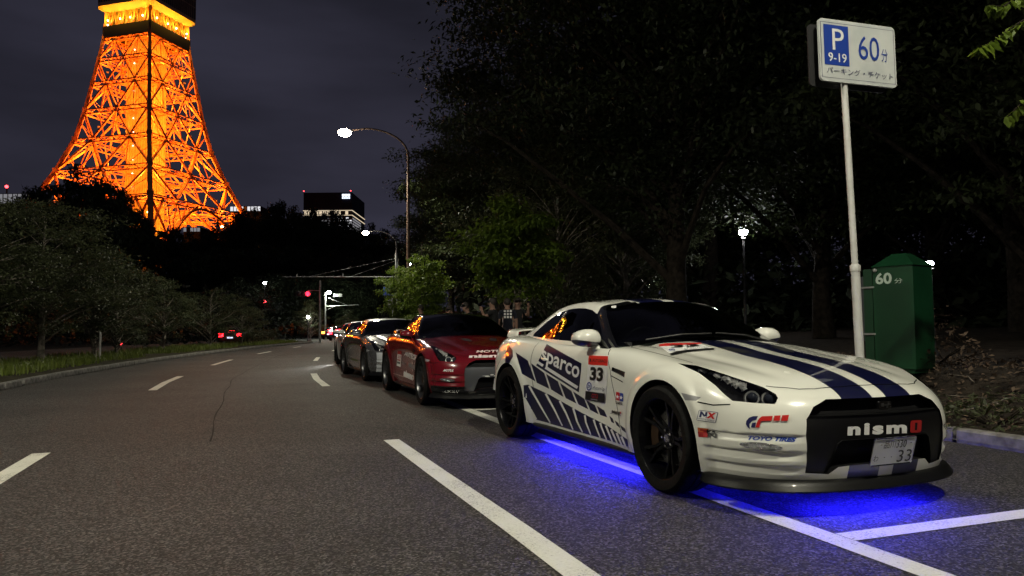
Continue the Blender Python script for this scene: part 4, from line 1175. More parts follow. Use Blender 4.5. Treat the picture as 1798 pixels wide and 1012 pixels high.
# ------------------------------------------------------------------ trees and plants
def leafmat(name, c1, c2, tr=.35, rough=.55):
    m = mat(name, c1, rough, spec=.45); t = m.node_tree; b = t.nodes['Principled BSDF']; L = t.links.new
    tc = t.nodes.new('ShaderNodeTexCoord'); n = t.nodes.new('ShaderNodeTexNoise'); n.inputs['Scale'].default_value = 1.1; n.inputs['Detail'].default_value = 6; n.inputs['Roughness'].default_value = .8
    oi = t.nodes.new('ShaderNodeObjectInfo'); ad = t.nodes.new('ShaderNodeMath'); ad.operation = 'MULTIPLY_ADD'; ad.inputs[1].default_value = .25; ad.inputs[2].default_value = -.12
    a2 = t.nodes.new('ShaderNodeMath'); a2.operation = 'ADD'
    L(tc.outputs['Object'], n.inputs['Vector']); L(oi.outputs['Random'], ad.inputs[0]); L(ad.outputs[0], a2.inputs[0]); L(n.outputs['Fac'], a2.inputs[1])
    r = t.nodes.new('ShaderNodeValToRGB'); e = r.color_ramp.elements; e[0].position = .32; e[0].color = (*c1, 1); e[1].position = .68; e[1].color = (*c2, 1)
    L(a2.outputs[0], r.inputs['Fac']); L(r.outputs['Color'], b.inputs['Base Color'])
    tb = t.nodes.new('ShaderNodeBsdfTranslucent'); L(r.outputs['Color'], tb.inputs['Color'])
    mx = t.nodes.new('ShaderNodeMixShader'); mx.inputs['Fac'].default_value = tr
    o = t.nodes['Material Output']; L(b.outputs[0], mx.inputs[1]); L(tb.outputs[0], mx.inputs[2]); L(mx.outputs[0], o.inputs['Surface']); return m
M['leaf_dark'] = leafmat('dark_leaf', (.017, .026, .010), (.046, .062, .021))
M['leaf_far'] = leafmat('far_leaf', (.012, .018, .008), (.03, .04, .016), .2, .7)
M['leaf_mid'] = leafmat('median_leaf', (.035, .045, .02), (.085, .098, .044))
M['leaf_lime'] = leafmat('young_leaf', (.08, .13, .014), (.19, .27, .035), .45)
M['bark'] = noisy(mat('bark', (.02, .016, .012), .9, spec=.1), (.010, .008, .006), (.030, .024, .019), 7, 8, bump=.8, bscale=22, dist=.03)
M['bark_pale'] = noisy(mat('pale_bark', (.2, .18, .15), .9, spec=.15), (.10, .09, .075), (.25, .22, .19), 9, 6, bump=.6, bscale=26, dist=.02)
def leaf_mesh(name, C, size, m, rs, droop=.35, aspect=.42):
    """C: (n,3) leaf positions; one folded diamond for each leaf"""
    n = len(C); a = rs.uniform(0, 2 * np.pi, n); tl = rs.normal(-droop, .45, n); sz = size * rs.uniform(.65, 1.25, n)
    d = np.stack([np.cos(a) * np.cos(tl), np.sin(a) * np.cos(tl), np.sin(tl)], -1)
    s = np.stack([-np.sin(a), np.cos(a), np.zeros(n)], -1); ro = rs.normal(0, .5, n)
    up = np.cross(d, s); s = s * np.cos(ro)[:, None] + up * np.sin(ro)[:, None]; up = np.cross(d, s)
    L_ = sz[:, None]
    V = np.stack([C, C + d * L_ * .5 + s * L_ * aspect / 2 + up * L_ * .06, C + d * L_ - up * L_ * .06, C + d * L_ * .5 - s * L_ * aspect / 2 + up * L_ * .06], 1).reshape(-1, 3)
    me = bpy.data.meshes.new(name); me.vertices.add(4 * n); me.vertices.foreach_set('co', V.ravel())
    me.loops.add(4 * n); me.loops.foreach_set('vertex_index', np.arange(4 * n)); me.polygons.add(n)
    me.polygons.foreach_set('loop_start', np.arange(n) * 4); me.polygons.foreach_set('loop_total', np.full(n, 4)); me.materials.append(m); me.update(calc_edges=True); return me
def tree_meshes(seed, H, tr, base, rx, nclump, nleaf, leaf, m, bark='bark', flat=.42, shape_='round', lean=0., cs=.13, fill=.3):
    rs = np.random.RandomState(seed); cz = (H + base) / 2; rz = (H - base) / 2; P = []
    while len(P) < nclump:
        u = rs.normal(size=3); u /= np.linalg.norm(u); r = rs.uniform(.35, 1) ** .55
        p = u * r
        bump = 1 + .22 * math.sin(3 * math.atan2(u[1], u[0]) + seed) * (1 - abs(u[2])) + .15 * math.sin(5 * u[2] + seed * 2 + 4 * u[0])
        if shape_ == 'cone' and rs.uniform() > 1.15 - .5 * (u[2] * r + 1): continue
        P.append((p[0] * rx * bump + lean * p[2], p[1] * rx * bump, cz + p[2] * rz * (.9 + .1 * bump)))
    P = np.array(P); wood = MB()
    k = 9; tp = [(lean * .2 * i / k + .05 * H * .1 * math.sin(i * 1.3 + seed), .04 * H * .1 * math.cos(i * 1.7 + seed), H * .86 * i / k) for i in range(k + 1)]
    wood.tube(tp, [tr * (1.25 if i == 0 else 1 - .88 * i / k) for i in range(k + 1)], 9)
    order = rs.permutation(nclump)[:min(nclump, 46)]
    for i in order:
        p = Vector(P[i]); f = rs.uniform(.35, .8); z0 = max(base * .55, p.z - abs(math.hypot(p.x, p.y)) * rs.uniform(.4, .9)); z0 = min(z0, H * .8)
        t = z0 / (H * .86) * k; j = min(k - 1, int(t)); s = Vector(tp[j]).lerp(Vector(tp[j + 1]), t - j)
        r0 = tr * (1 - .88 * t / k) * .45; mid = s.lerp(p, .5) + Vector((rs.normal() * .06 * rx, rs.normal() * .06 * rx, .10 * rx))
        wood.tube([s, s.lerp(mid, .5) + Vector((0, 0, .02 * rx)), mid, mid.lerp(p, .55) + Vector((0, 0, .03 * rx)), p], [r0, r0 * .8, r0 * .6, r0 * .38, r0 * .12], 6, caps=False)
    idx = rs.randint(0, nclump, nleaf); sc = rx * cs * rs.uniform(.6, 1.4, nclump)
    C = P[idx] + np.clip(rs.normal(size=(nleaf, 3)), -1.5, 1.5) * np.stack([sc[idx], sc[idx], sc[idx] * flat], -1)
    nf = int(nleaf * fill)                            # leaves through the inner volume
    u = rs.normal(size=(nf, 3)); u /= np.linalg.norm(u, axis=1)[:, None]; u *= (rs.uniform(0, 1, (nf, 1)) ** .4) * .80
    C = np.concatenate([C, np.stack([u[:, 0] * rx + lean * u[:, 2], u[:, 1] * rx, cz + u[:, 2] * rz], -1)])
    C = C[C[:, 2] > base * .6]
    return wood.mesh('trunk', M[bark], 50), leaf_mesh('crown', C, leaf, m, rs)
def plant_tree(name, label, meshes, loc, rz=0., sc=1., group=None, scz=None):
    t = thing(name, label, 'tree', loc, rz, group); t.scale = (sc, sc, scz or sc)
    link('trunk', meshes[0], t); link('crown', meshes[1], t); return t
BIG = [tree_meshes(11, 17, .34, 3.6, 6.4, 135, 42000, .22, M['leaf_dark'], flat=.28), tree_meshes(23, 15, .30, 3.0, 6.0, 120, 40000, .21, M['leaf_dark'], flat=.22), tree_meshes(31, 19, .36, 5.0, 5.4, 120, 38000, .24, M['leaf_dark'], flat=.3, shape_='cone')]
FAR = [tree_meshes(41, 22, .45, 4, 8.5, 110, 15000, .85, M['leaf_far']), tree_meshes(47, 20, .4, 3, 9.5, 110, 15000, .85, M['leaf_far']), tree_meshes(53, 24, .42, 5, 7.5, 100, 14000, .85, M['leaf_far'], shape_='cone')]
MED = [tree_meshes(61, 6.2, .10, 1.1, 2.5, 80, 15000, .115, M['leaf_mid'], 'bark_pale', .45, cs=.115, fill=.12), tree_meshes(67, 5.2, .09, .8, 2.2, 70, 13000, .11, M['leaf_mid'], 'bark_pale', .45, cs=.115, fill=.12), tree_meshes(71, 4.0, .07, .5, 1.7, 50, 9000, .10, M['leaf_mid'], 'bark_pale', .45, cs=.115, fill=.12)]
YNG = [tree_meshes(83, 4.55, .055, 1.75, 1.25, 46, 6500, .19, M['leaf_lime'], 'bark_pale', .35, cs=.2), tree_meshes(89, 4.2, .05, 1.1, 1.35, 46, 6500, .16, M['leaf_lime'], 'bark_pale', .35, cs=.2)]
rs_ = np.random.RandomState(99)
def gz(x, y): return park_h(x, y) - .03
# park side, near to far
for i, (x, y, k, sc, lab) in enumerate([
    (12.6, 17.6, 1, 1.0, 'tall dark broadleaf tree rising behind the green ticket machine'),
    (4.6, 20.5, 0, .92, 'dark broadleaf tree behind the white coupe, beside the park lamp path'),
    (14.8, 21.5, 2, 1., 'tall narrow dark tree deep in the park behind the parking sign'),
    (3.4, 30.0, 0, 1.08, 'big dark tree whose crown overhangs the pavement by the first street lamp'),
    (9.0, 33.5, 2, 1.05, 'dark tall tree standing just behind the park lamp'),
    (17.5, 30.5, 1, 1.1, 'broad dark park tree with low spreading boughs'),
    (-.6, 43.0, 1, 1.0, 'dark park tree behind the second young street tree'),
    (4.6, 46.0, 2, 1.1, 'dark slim park tree beyond the first street lamp'),
    (13.0, 48.0, 0, 1.1, 'dark park tree behind the distant park lamp'),
    (-3.0, 57.0, 0, .9, 'dark tree at the park edge by the traffic boom pole'),
    (3.5, 62.0, 1, 1.15, 'dark tree deep in the park behind the others'),
    (25.0, 38.0, 0, 1.1, 'dark park tree by the far lamp among pale trunks'),
    (-6.0, 74.0, 2, 1.0, 'dark tree beyond the boom pole at the junction'),
    (21.0, 22.0, 0, 1.0, 'dark leafy tree at the edge of the park bank')]):
    plant_tree('park_tree', lab, BIG[k], (x, y, gz(x, y)), i * 1.9, sc, 'dark park trees behind the pavement')
plant_tree('park_tree', 'small dark understorey tree between the park lamps', MED[0], (4.2, 27.5, gz(4.2, 27.5)), 1., 1.3, 'dark park trees behind the pavement')
plant_tree('park_tree', 'low leafy tree right behind the people on the pavement', MED[1], (1.6, 25.5, gz(1.6, 25.5)), 2., 1.35, 'dark park trees behind the pavement')
plant_tree('park_tree', 'tall dark tree straight behind the sign post', BIG[1], (9.9, 23.5, gz(9.9, 23.5)), .3, 1.0, 'dark park trees behind the pavement')
for i, (x, y, k, sc) in enumerate(((8, 66, 0, 1.), (17, 62, 1, 1.), (27, 56, 0, 1.), (37, 50, 1, 1.05), (47, 46, 0, 1.), (22, 76, 2, 1.), (35, 68, 0, 1.1), (50, 62, 1, 1.), (4, 84, 1, 1.), (-5, 92, 0, 1.), (60, 54, 0, 1.05), (14, 92, 0, 1.1), (31, 34, 1, .8), (40, 38, 0, .8), (3, 74, 1, .7))):
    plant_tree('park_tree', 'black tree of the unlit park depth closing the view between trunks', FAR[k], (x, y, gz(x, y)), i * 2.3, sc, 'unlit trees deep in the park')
C = []
for _ in range(34000):
    Y = rs_.uniform(18, 95); d = rs_.uniform(max(3.2, 17 - (Y - 20) * .75), 60); p = lane(float(Y), kerb_off(float(Y)) + float(d)); C.append((p.x, p.y, park_z(d) + rs_.uniform(0, 1) ** 1.3 * (3.2 + .13 * max(0, Y - 30))))
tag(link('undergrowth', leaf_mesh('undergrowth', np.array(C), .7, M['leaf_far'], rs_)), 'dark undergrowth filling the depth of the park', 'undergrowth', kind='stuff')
C = []
for _ in range(16000):
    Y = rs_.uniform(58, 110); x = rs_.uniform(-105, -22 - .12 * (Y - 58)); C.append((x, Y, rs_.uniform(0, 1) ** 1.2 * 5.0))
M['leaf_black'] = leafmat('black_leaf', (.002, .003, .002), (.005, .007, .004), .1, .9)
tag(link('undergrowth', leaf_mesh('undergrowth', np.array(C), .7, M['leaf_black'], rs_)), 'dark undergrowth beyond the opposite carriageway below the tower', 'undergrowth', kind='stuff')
# young street trees by the kerb, with stakes
for (x, y, k, sc, lab) in ((.05, 20.6, 0, 1., 'young lime-green street tree behind the red coupe, people beside it'), (-3.75, 31.5, 1, 1.0, 'young lime-green street tree lit from above beside the brown lamp post'), (-5.1, 33.8, 1, .92, 'young olive-green street tree in front of the round road sign')):
    t = plant_tree('street_tree', lab, YNG[k], (x, y, .12), k * 2. + 1, sc if k == 0 else sc * .78, 'young street trees along the kerb', sc)
    st = MB(); st.tube([(.16, -.1, 0), (.16, -.1, 4.6)], .028, 8); st.build('stake', M['bark_pale'], t)
# trees of the median strip
def med(Y, off): p = lane(Y, off); return (p.x, p.y, .12)
for (Y, off, k, sc, lab) in ((20.5, -8.6, 0, 1.0, 'bushy grey-green median tree standing furthest from the junction'), (25.0, -8.2, 0, 1.08, 'bushy median tree with several thin pale stems'), (23.0, -10.2, 1, 1.1, 'full rounded tree on the far side of the median'), (28.5, -7.8, 1, 1.0, 'rounded median tree beside a white post'), (31.5, -8.0, 2, .95, 'low dense median bush-tree reaching the grass'), (35.5, -7.4, 2, 1.05, 'low dark median tree near the red rear lamps'), (43.0, -7.2, 1, .85, 'median tree just before the clipped hedge'), (48.0, -6.6, 2, .95, 'small median tree at the end of the grass strip'), (17.5, -10.4, 1, 1.0, 'dim bushy tree at the outer side of the median'), (38.5, -9.2, 1, 1., 'dark median tree behind the grass, before the hedge')):
    plant_tree('median_tree', lab, MED[k], med(Y, off), Y, sc, 'bushy trees on the grass median', sc * .8)
# black trees behind, up to the tower hill
def far_tree(px, ptop, hw, Y, k, lab, grp='black trees below the tower'):
    p = at_depth(px, ptop, Y); h = hill(p.x, Y) - .1; sz = max(.35, 1.07 * (p.z - h) / (22.3, 20.3, 24.3)[k]); sx = hw * Y / F / (9.6, 10.6, 8.6)[k]
    plant_tree('distant_tree', lab, FAR[k], (p.x, Y, h), px * .7, sx, grp, sz)
for a in ((150, 304, 72, 92, 1, 'big black tree silhouetted against the foot of the lit tower'), (205, 338, 52, 98, 0, 'black tree in front of the tower foot, beside the biggest crown'), (75, 338, 60, 88, 0, 'black tree on the other side of the biggest crown, away from the road'), (250, 388, 40, 104, 0, 'black tree before the front leg of the tower'), (300, 408, 45, 130, 0, 'black tree under the bright tower arch'), (10, 352, 60, 90, 1, 'black tree in front of the dim building with blue lights'), (-60, 340, 70, 95, 0, 'black tree beyond the dim building with blue lights'), (345, 412, 45, 150, 1, 'black tree below the lit pavilion'), (392, 392, 40, 160, 1, 'black tree below the right leg of the tower')): far_tree(*a)
for i, a in enumerate(((425, 380, 40, 150, 0), (455, 374, 40, 160, 1), (488, 364, 42, 152, 0), (520, 365, 40, 160, 2), (550, 370, 40, 150, 1), (580, 378, 40, 158, 0), (612, 392, 40, 150, 2), (645, 400, 42, 145, 1), (675, 412, 45, 138, 0), (705, 418, 45, 130, 1), (455, 430, 55, 118, 2), (520, 438, 55, 122, 0), (590, 446, 50, 118, 1), (640, 450, 50, 112, 2), (390, 440, 55, 112, 1), (330, 446, 55, 105, 0), (560, 480, 50, 100, 1), (480, 486, 55, 98, 0), (420, 492, 55, 95, 1), (620, 488, 50, 96, 0), (668, 474, 50, 98, 1), (715, 440, 60, 104, 0))):
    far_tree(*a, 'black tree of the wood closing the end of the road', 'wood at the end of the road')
# small lit trees by the junction
for (px, ptop, Y, lab) in ((545, 528, 72, 'small bush-tree lit green by a white lamp at the junction'), (612, 545, 80, 'small round tree behind the parked cars at the junction')):
    p = at_depth(px, ptop, Y); plant_tree('street_tree', lab, MED[2], (p.x, Y, 0), 1., p.z / 4.0, 'small trees at the junction')
# grass and hedge of the median
M['grass'] = leafmat('grass_blade', (.06, .09, .014), (.15, .19, .035), .3)
rs = np.random.RandomState(5); n = 15000; V = []; Fq = []
Yg = 9 + 50 * rs.uniform(0, 1, n) ** 1.15; of = rs.uniform(.55, 3.4, n)
for Y, o_ in zip(Yg, of):
    if math.sin(Y * .9 + o_ * 2.1) + math.sin(Y * .37) < -1.0 + .5 * (o_ < .8): continue
    p = lane(float(Y), left_off(float(Y)) - float(o_)); a = rs.uniform(0, 6.28); h = rs.uniform(.10, .30); w = .012 + .010 * rs.uniform(); ln = rs.uniform(.02, .14)
    dx, dy = math.cos(a), math.sin(a); b = len(V)
    V += [(p.x - dy * w, p.y + dx * w, .13), (p.x + dy * w, p.y - dx * w, .13), (p.x + dx * ln * .4 + dy * w * .7, p.y + dy * ln * .4 - dx * w * .7, .13 + h * .6), (p.x + dx * ln, p.y + dy * ln, .13 + h), (p.x + dx * ln * .4 - dy * w * .7, p.y + dy * ln * .4 + dx * w * .7, .13 + h * .6)]
    Fq += [(b, b + 1, b + 2, b + 4), (b + 4, b + 2, b + 3)]
me = bpy.data.meshes.new('grass'); me.from_pydata(V, [], Fq); me.materials.append(M['grass'])
tag(link('grass', me), 'unmown grass growing along the median strip', 'grass', kind='stuff')
def hedge(name, lab, Y0, Y1, off0, off1, h, nl, z0=.1):
    C = []
    for _ in range(nl):
        Y, o_, z = rs.uniform(Y0, Y1), rs.uniform(off0, off1), rs.uniform(0, 1) ** .6 * h
        p = lane(float(Y), float(o_)); C.append((p.x, p.y, z0 + z * (1 + .06 * math.sin(Y * 2))))
    o = thing(name, lab, 'hedge', (0, 0, 0)); link('foliage', leaf_mesh('foliage', np.array(C), .13, M['leaf_mid'], rs, 0.), o)
    st = MB()
    for Y in np.arange(Y0, Y1, .8): p = lane(float(Y), (off0 + off1) / 2); st.tube([(p.x, p.y, z0 - .05), (p.x + .1, p.y, z0 + h * .7)], .03, 5)
    st.build('stem', M['bark'], o)
hedge('clipped_hedge', 'clipped green hedge on the median before the traffic signal', 49, 58, -7.6, -6.3, 1.0, 5000)
# plants, litter and twigs on the park bank by the kerb
M['dead_leaf'] = leafmat('dead_leaf', (.07, .045, .03), (.16, .11, .075), .1, .8)
C = []
for _ in range(5200):
    Y = 3 + 14 * rs.uniform() ** 1.2; d = rs.uniform(.2, 6.); p = lane(float(Y), kerb_off(Y) + d); C.append((p.x, p.y, park_z(d) + .012 + .05 * rs.uniform() ** 3))
tag(link('leaf_litter', leaf_mesh('leaf_litter', np.array(C), .085, M['dead_leaf'], rs, 0., .5)), 'dead brown leaves strewn over the park bank', 'leaves', kind='stuff')
def shrub(name, lab, Y, d, r, h, nl, leaf, m):
    p = lane(Y, kerb_off(Y) + d); z = park_z(d); o = thing(name, lab, 'shrub', (p.x, p.y, z - .02)); u = rs.normal(size=(nl, 3)); u /= np.linalg.norm(u, axis=1)[:, None]; q = u * rs.uniform(.4, 1, (nl, 1)) ** .5
    C = np.stack([q[:, 0] * r, q[:, 1] * r, np.abs(q[:, 2]) * h * (1 + .3 * np.sin(q[:, 0] * 7))], -1)
    st = MB()
    for i in range(12): c = C[i * 7]; st.tube([(c[0] * .15, c[1] * .15, 0), (c[0] * .6, c[1] * .6, c[2] * .6), tuple(c)], [.012, .008, .003], 5)
    st.build('stem', M['bark'], o); link('foliage', leaf_mesh('foliage', C, leaf, m, rs, .2), o)
shrub('low_shrub', 'low green ground shrub beside the kerb by the coupe nose', 6.9, .55, .75, .32, 900, .07, M['leaf_mid'])
shrub('low_shrub', 'low green ground shrub on the park bank beyond the kerb', 5.4, .75, .8, .30, 800, .07, M['leaf_mid'])
shrub('bank_shrub', 'leafless-looking brownish shrub beside the green ticket machine', 8.6, 3.6, .9, .8, 700, .09, M['dead_leaf'])
for i in range(14):
    Y = 4 + 8 * rs.uniform(); d = rs.uniform(.6, 3.5); p = lane(float(Y), kerb_off(Y) + d); a = rs.uniform(0, 6.28); L_ = rs.uniform(.4, 1.1); z = park_z(d) + .03
    b = MB(); b.tube([(0, 0, 0), (L_ * .4 * math.cos(a), L_ * .4 * math.sin(a), .06), (L_ * math.cos(a + .3), L_ * math.sin(a + .3), .03 + .25 * rs.uniform())], [.009, .007, .003], 5)
    o = b.build('fallen_twig', M['bark_pale'], None, loc=(p.x, p.y, z)); tag(o, 'thin bare twig lying on the park bank', 'twig', 'fallen twigs on the park bank')
# one bough with large leaves reaching in over the pavement
root = Vector((8.2, 7.4, park_h(8.2, 7.4) - .05))
bo = thing('overhanging_tree', 'tree whose bough of large bright green leaves hangs over the parking sign', 'tree', root)
lm = MB(); lm.add([(0, -.03, 0), (.05, -.045, .006), (.12, 0, -.012), (.05, .045, .006), (.0, .03, 0), (.06, 0, -.008)], [(0, 1, 5), (1, 2, 5), (2, 3, 5), (3, 4, 5), (4, 0, 5)]); lme = lm.mesh('leaf', M['leaf_lime'], fix=False)
tws = [[(1900, -40), (1840, 10), (1790, 40), (1745, 72), (1718, 88)], [(1880, -60), (1810, -20), (1762, 12), (1736, 10)], [(1900, 40), (1840, 110), (1800, 175), (1770, 205)]]
wd = MB()
for ti, tw in enumerate(tws):
    pts = [Vector(at_depth(a, b, 6.4 + ti * .5)) - root for a, b in tw]; wd.tube(pts, [.016, .012, .009, .006, .003][:len(pts)], 6)
    D = spline_rows([tuple(p) for p in pts], 6 if ti < 2 else 3)
    for i, p in enumerate(D):
        for s in range(2):
            lf = link('leaf', lme, bo); lf.location = Vector(p); k = .7 + .6 * rng.random(); lf.scale = (k, k, k)
            lf.rotation_euler = (rng.uniform(-.5, .5), rng.uniform(.4, 1.3), rng.uniform(0, 6.28))
hub = Vector((-.3, -.1, 5.2)); wd.tube([(0, 0, 0), (-.05, .03, 2.2), (-.12, 0, 3.8), tuple(hub)], [.19, .16, .13, .09], 10)
for ti, tw in enumerate(tws):
    e = Vector(at_depth(*tw[0], 6.4 + ti * .5)) - root; wd.tube([hub, hub.lerp(e, .5) + Vector((0, 0, .15)), e], [.06, .035, .016], 7)
wd.build('trunk', M['bark'], bo)
# ------------------------------------------------------------------ street lamps, signals, signs
M['pole_brown'] = noisy(mat('brown_pole_paint', (.16, .10, .075), .5), (.12, .075, .055), (.19, .125, .095), 3, 4)
M['pole_grey'] = noisy(mat('galvanised_pole', (.3, .3, .3), .45, metal=.4), (.22, .22, .22), (.36, .36, .35), 5, 4)
M['pole_white'] = noisy(mat('white_pole_paint', (.6, .6, .58), .4), (.52, .52, .50), (.66, .66, .64), 4, 5)
M['lamp_lens'] = emitter('lit_lamp_lens', (1., .88, .68), 110)
M['lamp_lens_w'] = emitter('lit_white_lamp', (.93, .95, 1.), 90)
M['dark_metal'] = mat('dark_metal', (.03, .03, .032), .5, metal=.3)
def street_lamp(lab, base, head, brown=True, power=LAMP_W, tilt=16, group='tall curved street lamps'):
    """base: foot of the post, head: position of the lantern (world)"""
    o = thing('street_lamp', lab, 'street lamp', base, 0, group); hd = Vector(head) - Vector(base); h = hd.z + .25; d = Vector((hd.x, hd.y, 0)); L_ = d.length; d /= L_
    m = M['pole_brown'] if brown else M['pole_grey']
    p = MB(); k = min(2.2, L_ * .75); pts = [(0, 0, 0), (0, 0, 1.2), (0, 0, h * .5), (0, 0, h - k * .62)]
    for i in range(1, 9):
        a = math.pi / 2 * i / 8 * .93; pts.append(tuple(d * (k * (1 - math.cos(a))) + Vector((0, 0, h - k * .62 + k * .62 * math.sin(a)))))
    pts.append(tuple(d * (L_ - .35) + Vector((0, 0, hd.z + .16))))
    p.tube(pts, [.095, .092, .078, .062] + [.055 - .002 * i for i in range(8)] + [.036], 12)
    p.lathe([(.16, 0), (.16, .05), (.11, .09), (.10, .5)], 12); p.build('post', m, o, smooth=50)
    hb = MB(); r = Vector((-d.y, d.x, 0)); c = Vector((hd.x, hd.y, hd.z))
    secs = []
    for t, w, hh in ((-.42, .06, .05), (-.30, .11, .09), (-.05, .16, .13), (.2, .15, .12), (.34, .08, .07)):
        q = c + d * t + Vector((0, 0, .10)); secs.append([q - r * w, q - r * w * .8 + Vector((0, 0, hh)), q + r * w * .8 + Vector((0, 0, hh)), q + r * w, q + r * w * .7 - Vector((0, 0, .02)), q - r * w * .7 - Vector((0, 0, .02))])
    hbm = loft([[tuple(x) for x in s_] for s_ in secs], level=1); ho = link('lantern', bm_mesh(hbm, 'lantern', M['pole_grey'], 50), o)
    ln = MB(); ln.sphere(tuple(c + Vector((0, 0, .04))), .27, 16, 8, (1.15, 1.1, .68)); ln.build('lens', M['lamp_lens'], ho, smooth=60)
    if power: lamp('lamp_light', tuple(c - Vector((0, 0, .12))), power, LAMP_COL, o, 'SPOT', .16, R(164), .35, tuple((d * math.sin(R(tilt)) * -1 + Vector((0, 0, math.cos(R(tilt))))).to_track_quat('Z', 'Y').to_euler()))
    return o
street_lamp('tall brown street lamp with a curved arm and a bright lantern over the road', (-4.91, 35, .12), (-7.95, 35, 10.46))
l2 = street_lamp('grey street lamp at the junction holding a long horizontal boom and stay wires', (-10.79, 69, .0), (-13.67, 69, 10.07), False, LAMP_W * .8)
bm_ = MB(); bm_.tube([(.2, 0, 5.95), (-10.6, 0, 6.05)], [.06, .04], 8)
for t in (-5.0, -9.3): bm_.tube([(t, 0, 6.0), (t, 0, 6.3)], .05, 6)
bm_.tube([(0, 0, 5.3), (-1.6, 0, 5.96)], .03, 6); bm_.build('boom', M['pole_grey'], l2)
for a, b in ((7.7, -8.2), (7.5, -4.2)): w_ = MB(); w_.tube([(0, 0, a), (b, 0, 6.05)], .016, 5); w_.build('stay_wire', M['pole_grey'], l2)
sl = MB(); sl.tube([(0, 0, 0), (0, 0, 8.2)], .13, 10); sl.build('sleeve', M['pole_grey'], l2)
# lamps of the same rows that stand beside and behind the camera
street_lamp('tall brown street lamp beside the parking bays, next along the kerb', (6.9, 1.4, .12), (4.05, .35, 10.4))
street_lamp('tall brown street lamp on the far side of the grass median', (-13.4, 1.5, .1), (-10.7, 2.6, 10.4))
street_lamp('tall brown street lamp further back along the kerb', (19.5, -32, .12), (16.7, -33, 10.4))
def white_lamp(lab, px, py, Y, gnd=0., power=160., arm=None, rad=.16, col_=(1., .97, .95)):
    p = at_depth(px, py, Y); o = thing('park_lamp', lab, 'lamp', (p.x, Y, gnd), 0, 'white lamps in the park and by the junction'); h = p.z - gnd
    b = MB(); b.lathe([(.12, 0), (.12, .08), (.06, .16), (.048, h * .5), (.04, h - rad * 1.5), (.09, h - rad * 1.3), (.09, h - rad)], 10); b.build('post', M['dark_metal'], o, smooth=50)
    g_ = MB(); g_.sphere((0, 0, h), rad, 14, 10, (1, 1, .82)); g_.build('globe', M['lamp_lens_w'], o, smooth=80)
    c_ = MB(); c_.lathe([(0, h + rad * .98), (rad * .7, h + rad * .85), (rad * 1.05, h + rad * .55), (rad * 1.0, h + rad * .5)], 14); c_.build('cap', M['dark_metal'], o)
    if power: lamp('lamp_light', (0, 0, h - rad - .12), power, col_, o, 'POINT', .12)
    return o
white_lamp('white globe park lamp on a slim post among the dark trees', 1305, 408, 27, gz(8.5, 27), 130)
white_lamp('far white park lamp seen low between tree trunks above the coupe roof', 1145, 498, 58, gz(11, 58), 220)
white_lamp('low white bollard lamp shining beside the green ticket machine', 1632, 463, 14.6, gz(8.2, 14.6), 26, rad=.075)
white_lamp('white lamp shining above the young lime-green tree', 719, 464, 74, .1, 120, rad=.14)
white_lamp('small white lamp behind the young street tree stake', 734, 512, 66, .1, 60, rad=.11)
white_lamp('white lamp lighting the small bush at the junction', 541, 557, 70, 0, 90, rad=.14)
white_lamp('white lamp high over the left median trees', 465, 497, 92, 0, 90, rad=.2)
white_lamp('small pair-side white light low behind the parked cars', 629, 588, 90, 0, 0, rad=.10)
# far signal post with lamp and boom
p3 = at_depth(571, 590, 86); o3 = thing('street_lamp', 'far grey post with a white lamp, small sign box and short boom', 'street lamp', (p3.x, 86, 0)); hz = at_depth(578, 514, 86).z
b = MB(); b.tube([(0, 0, 0), (0, 0, hz)], [.12, .08], 10); b.tube([(0, 0, hz), (.5, 0, hz + .1)], .05, 6); b.build('post', M['pole_grey'], o3)
zb = at_depth(600, 538, 86).z; b = MB(); b.tube([(0, 0, zb), (3.9, 0, zb + .15)], .05, 6); b.tube([(0, 0, zb - .5), (1.1, 0, zb)], .03, 6); b.tube([(.3, 0, zb + 1), (2.6, 0, zb + .1)], .015, 5); b.build('boom', M['pole_grey'], o3)
b = MB(); b.sphere((.48, -.1, hz), .2, 12, 8, (1.3, 1, .8)); b.build('lens', emitter('greenish_white_lamp', (.85, 1., .72), 200), o3, smooth=80); lamp('lamp_light', (.48, -.3, hz - .35), 900, (.9, 1., .8), o3, 'POINT', .2)
b = MB(); b.box(.95, 1.95, -.06, .06, hz - .5, hz - .15); b.build('sign_box', M['pole_grey'], o3)
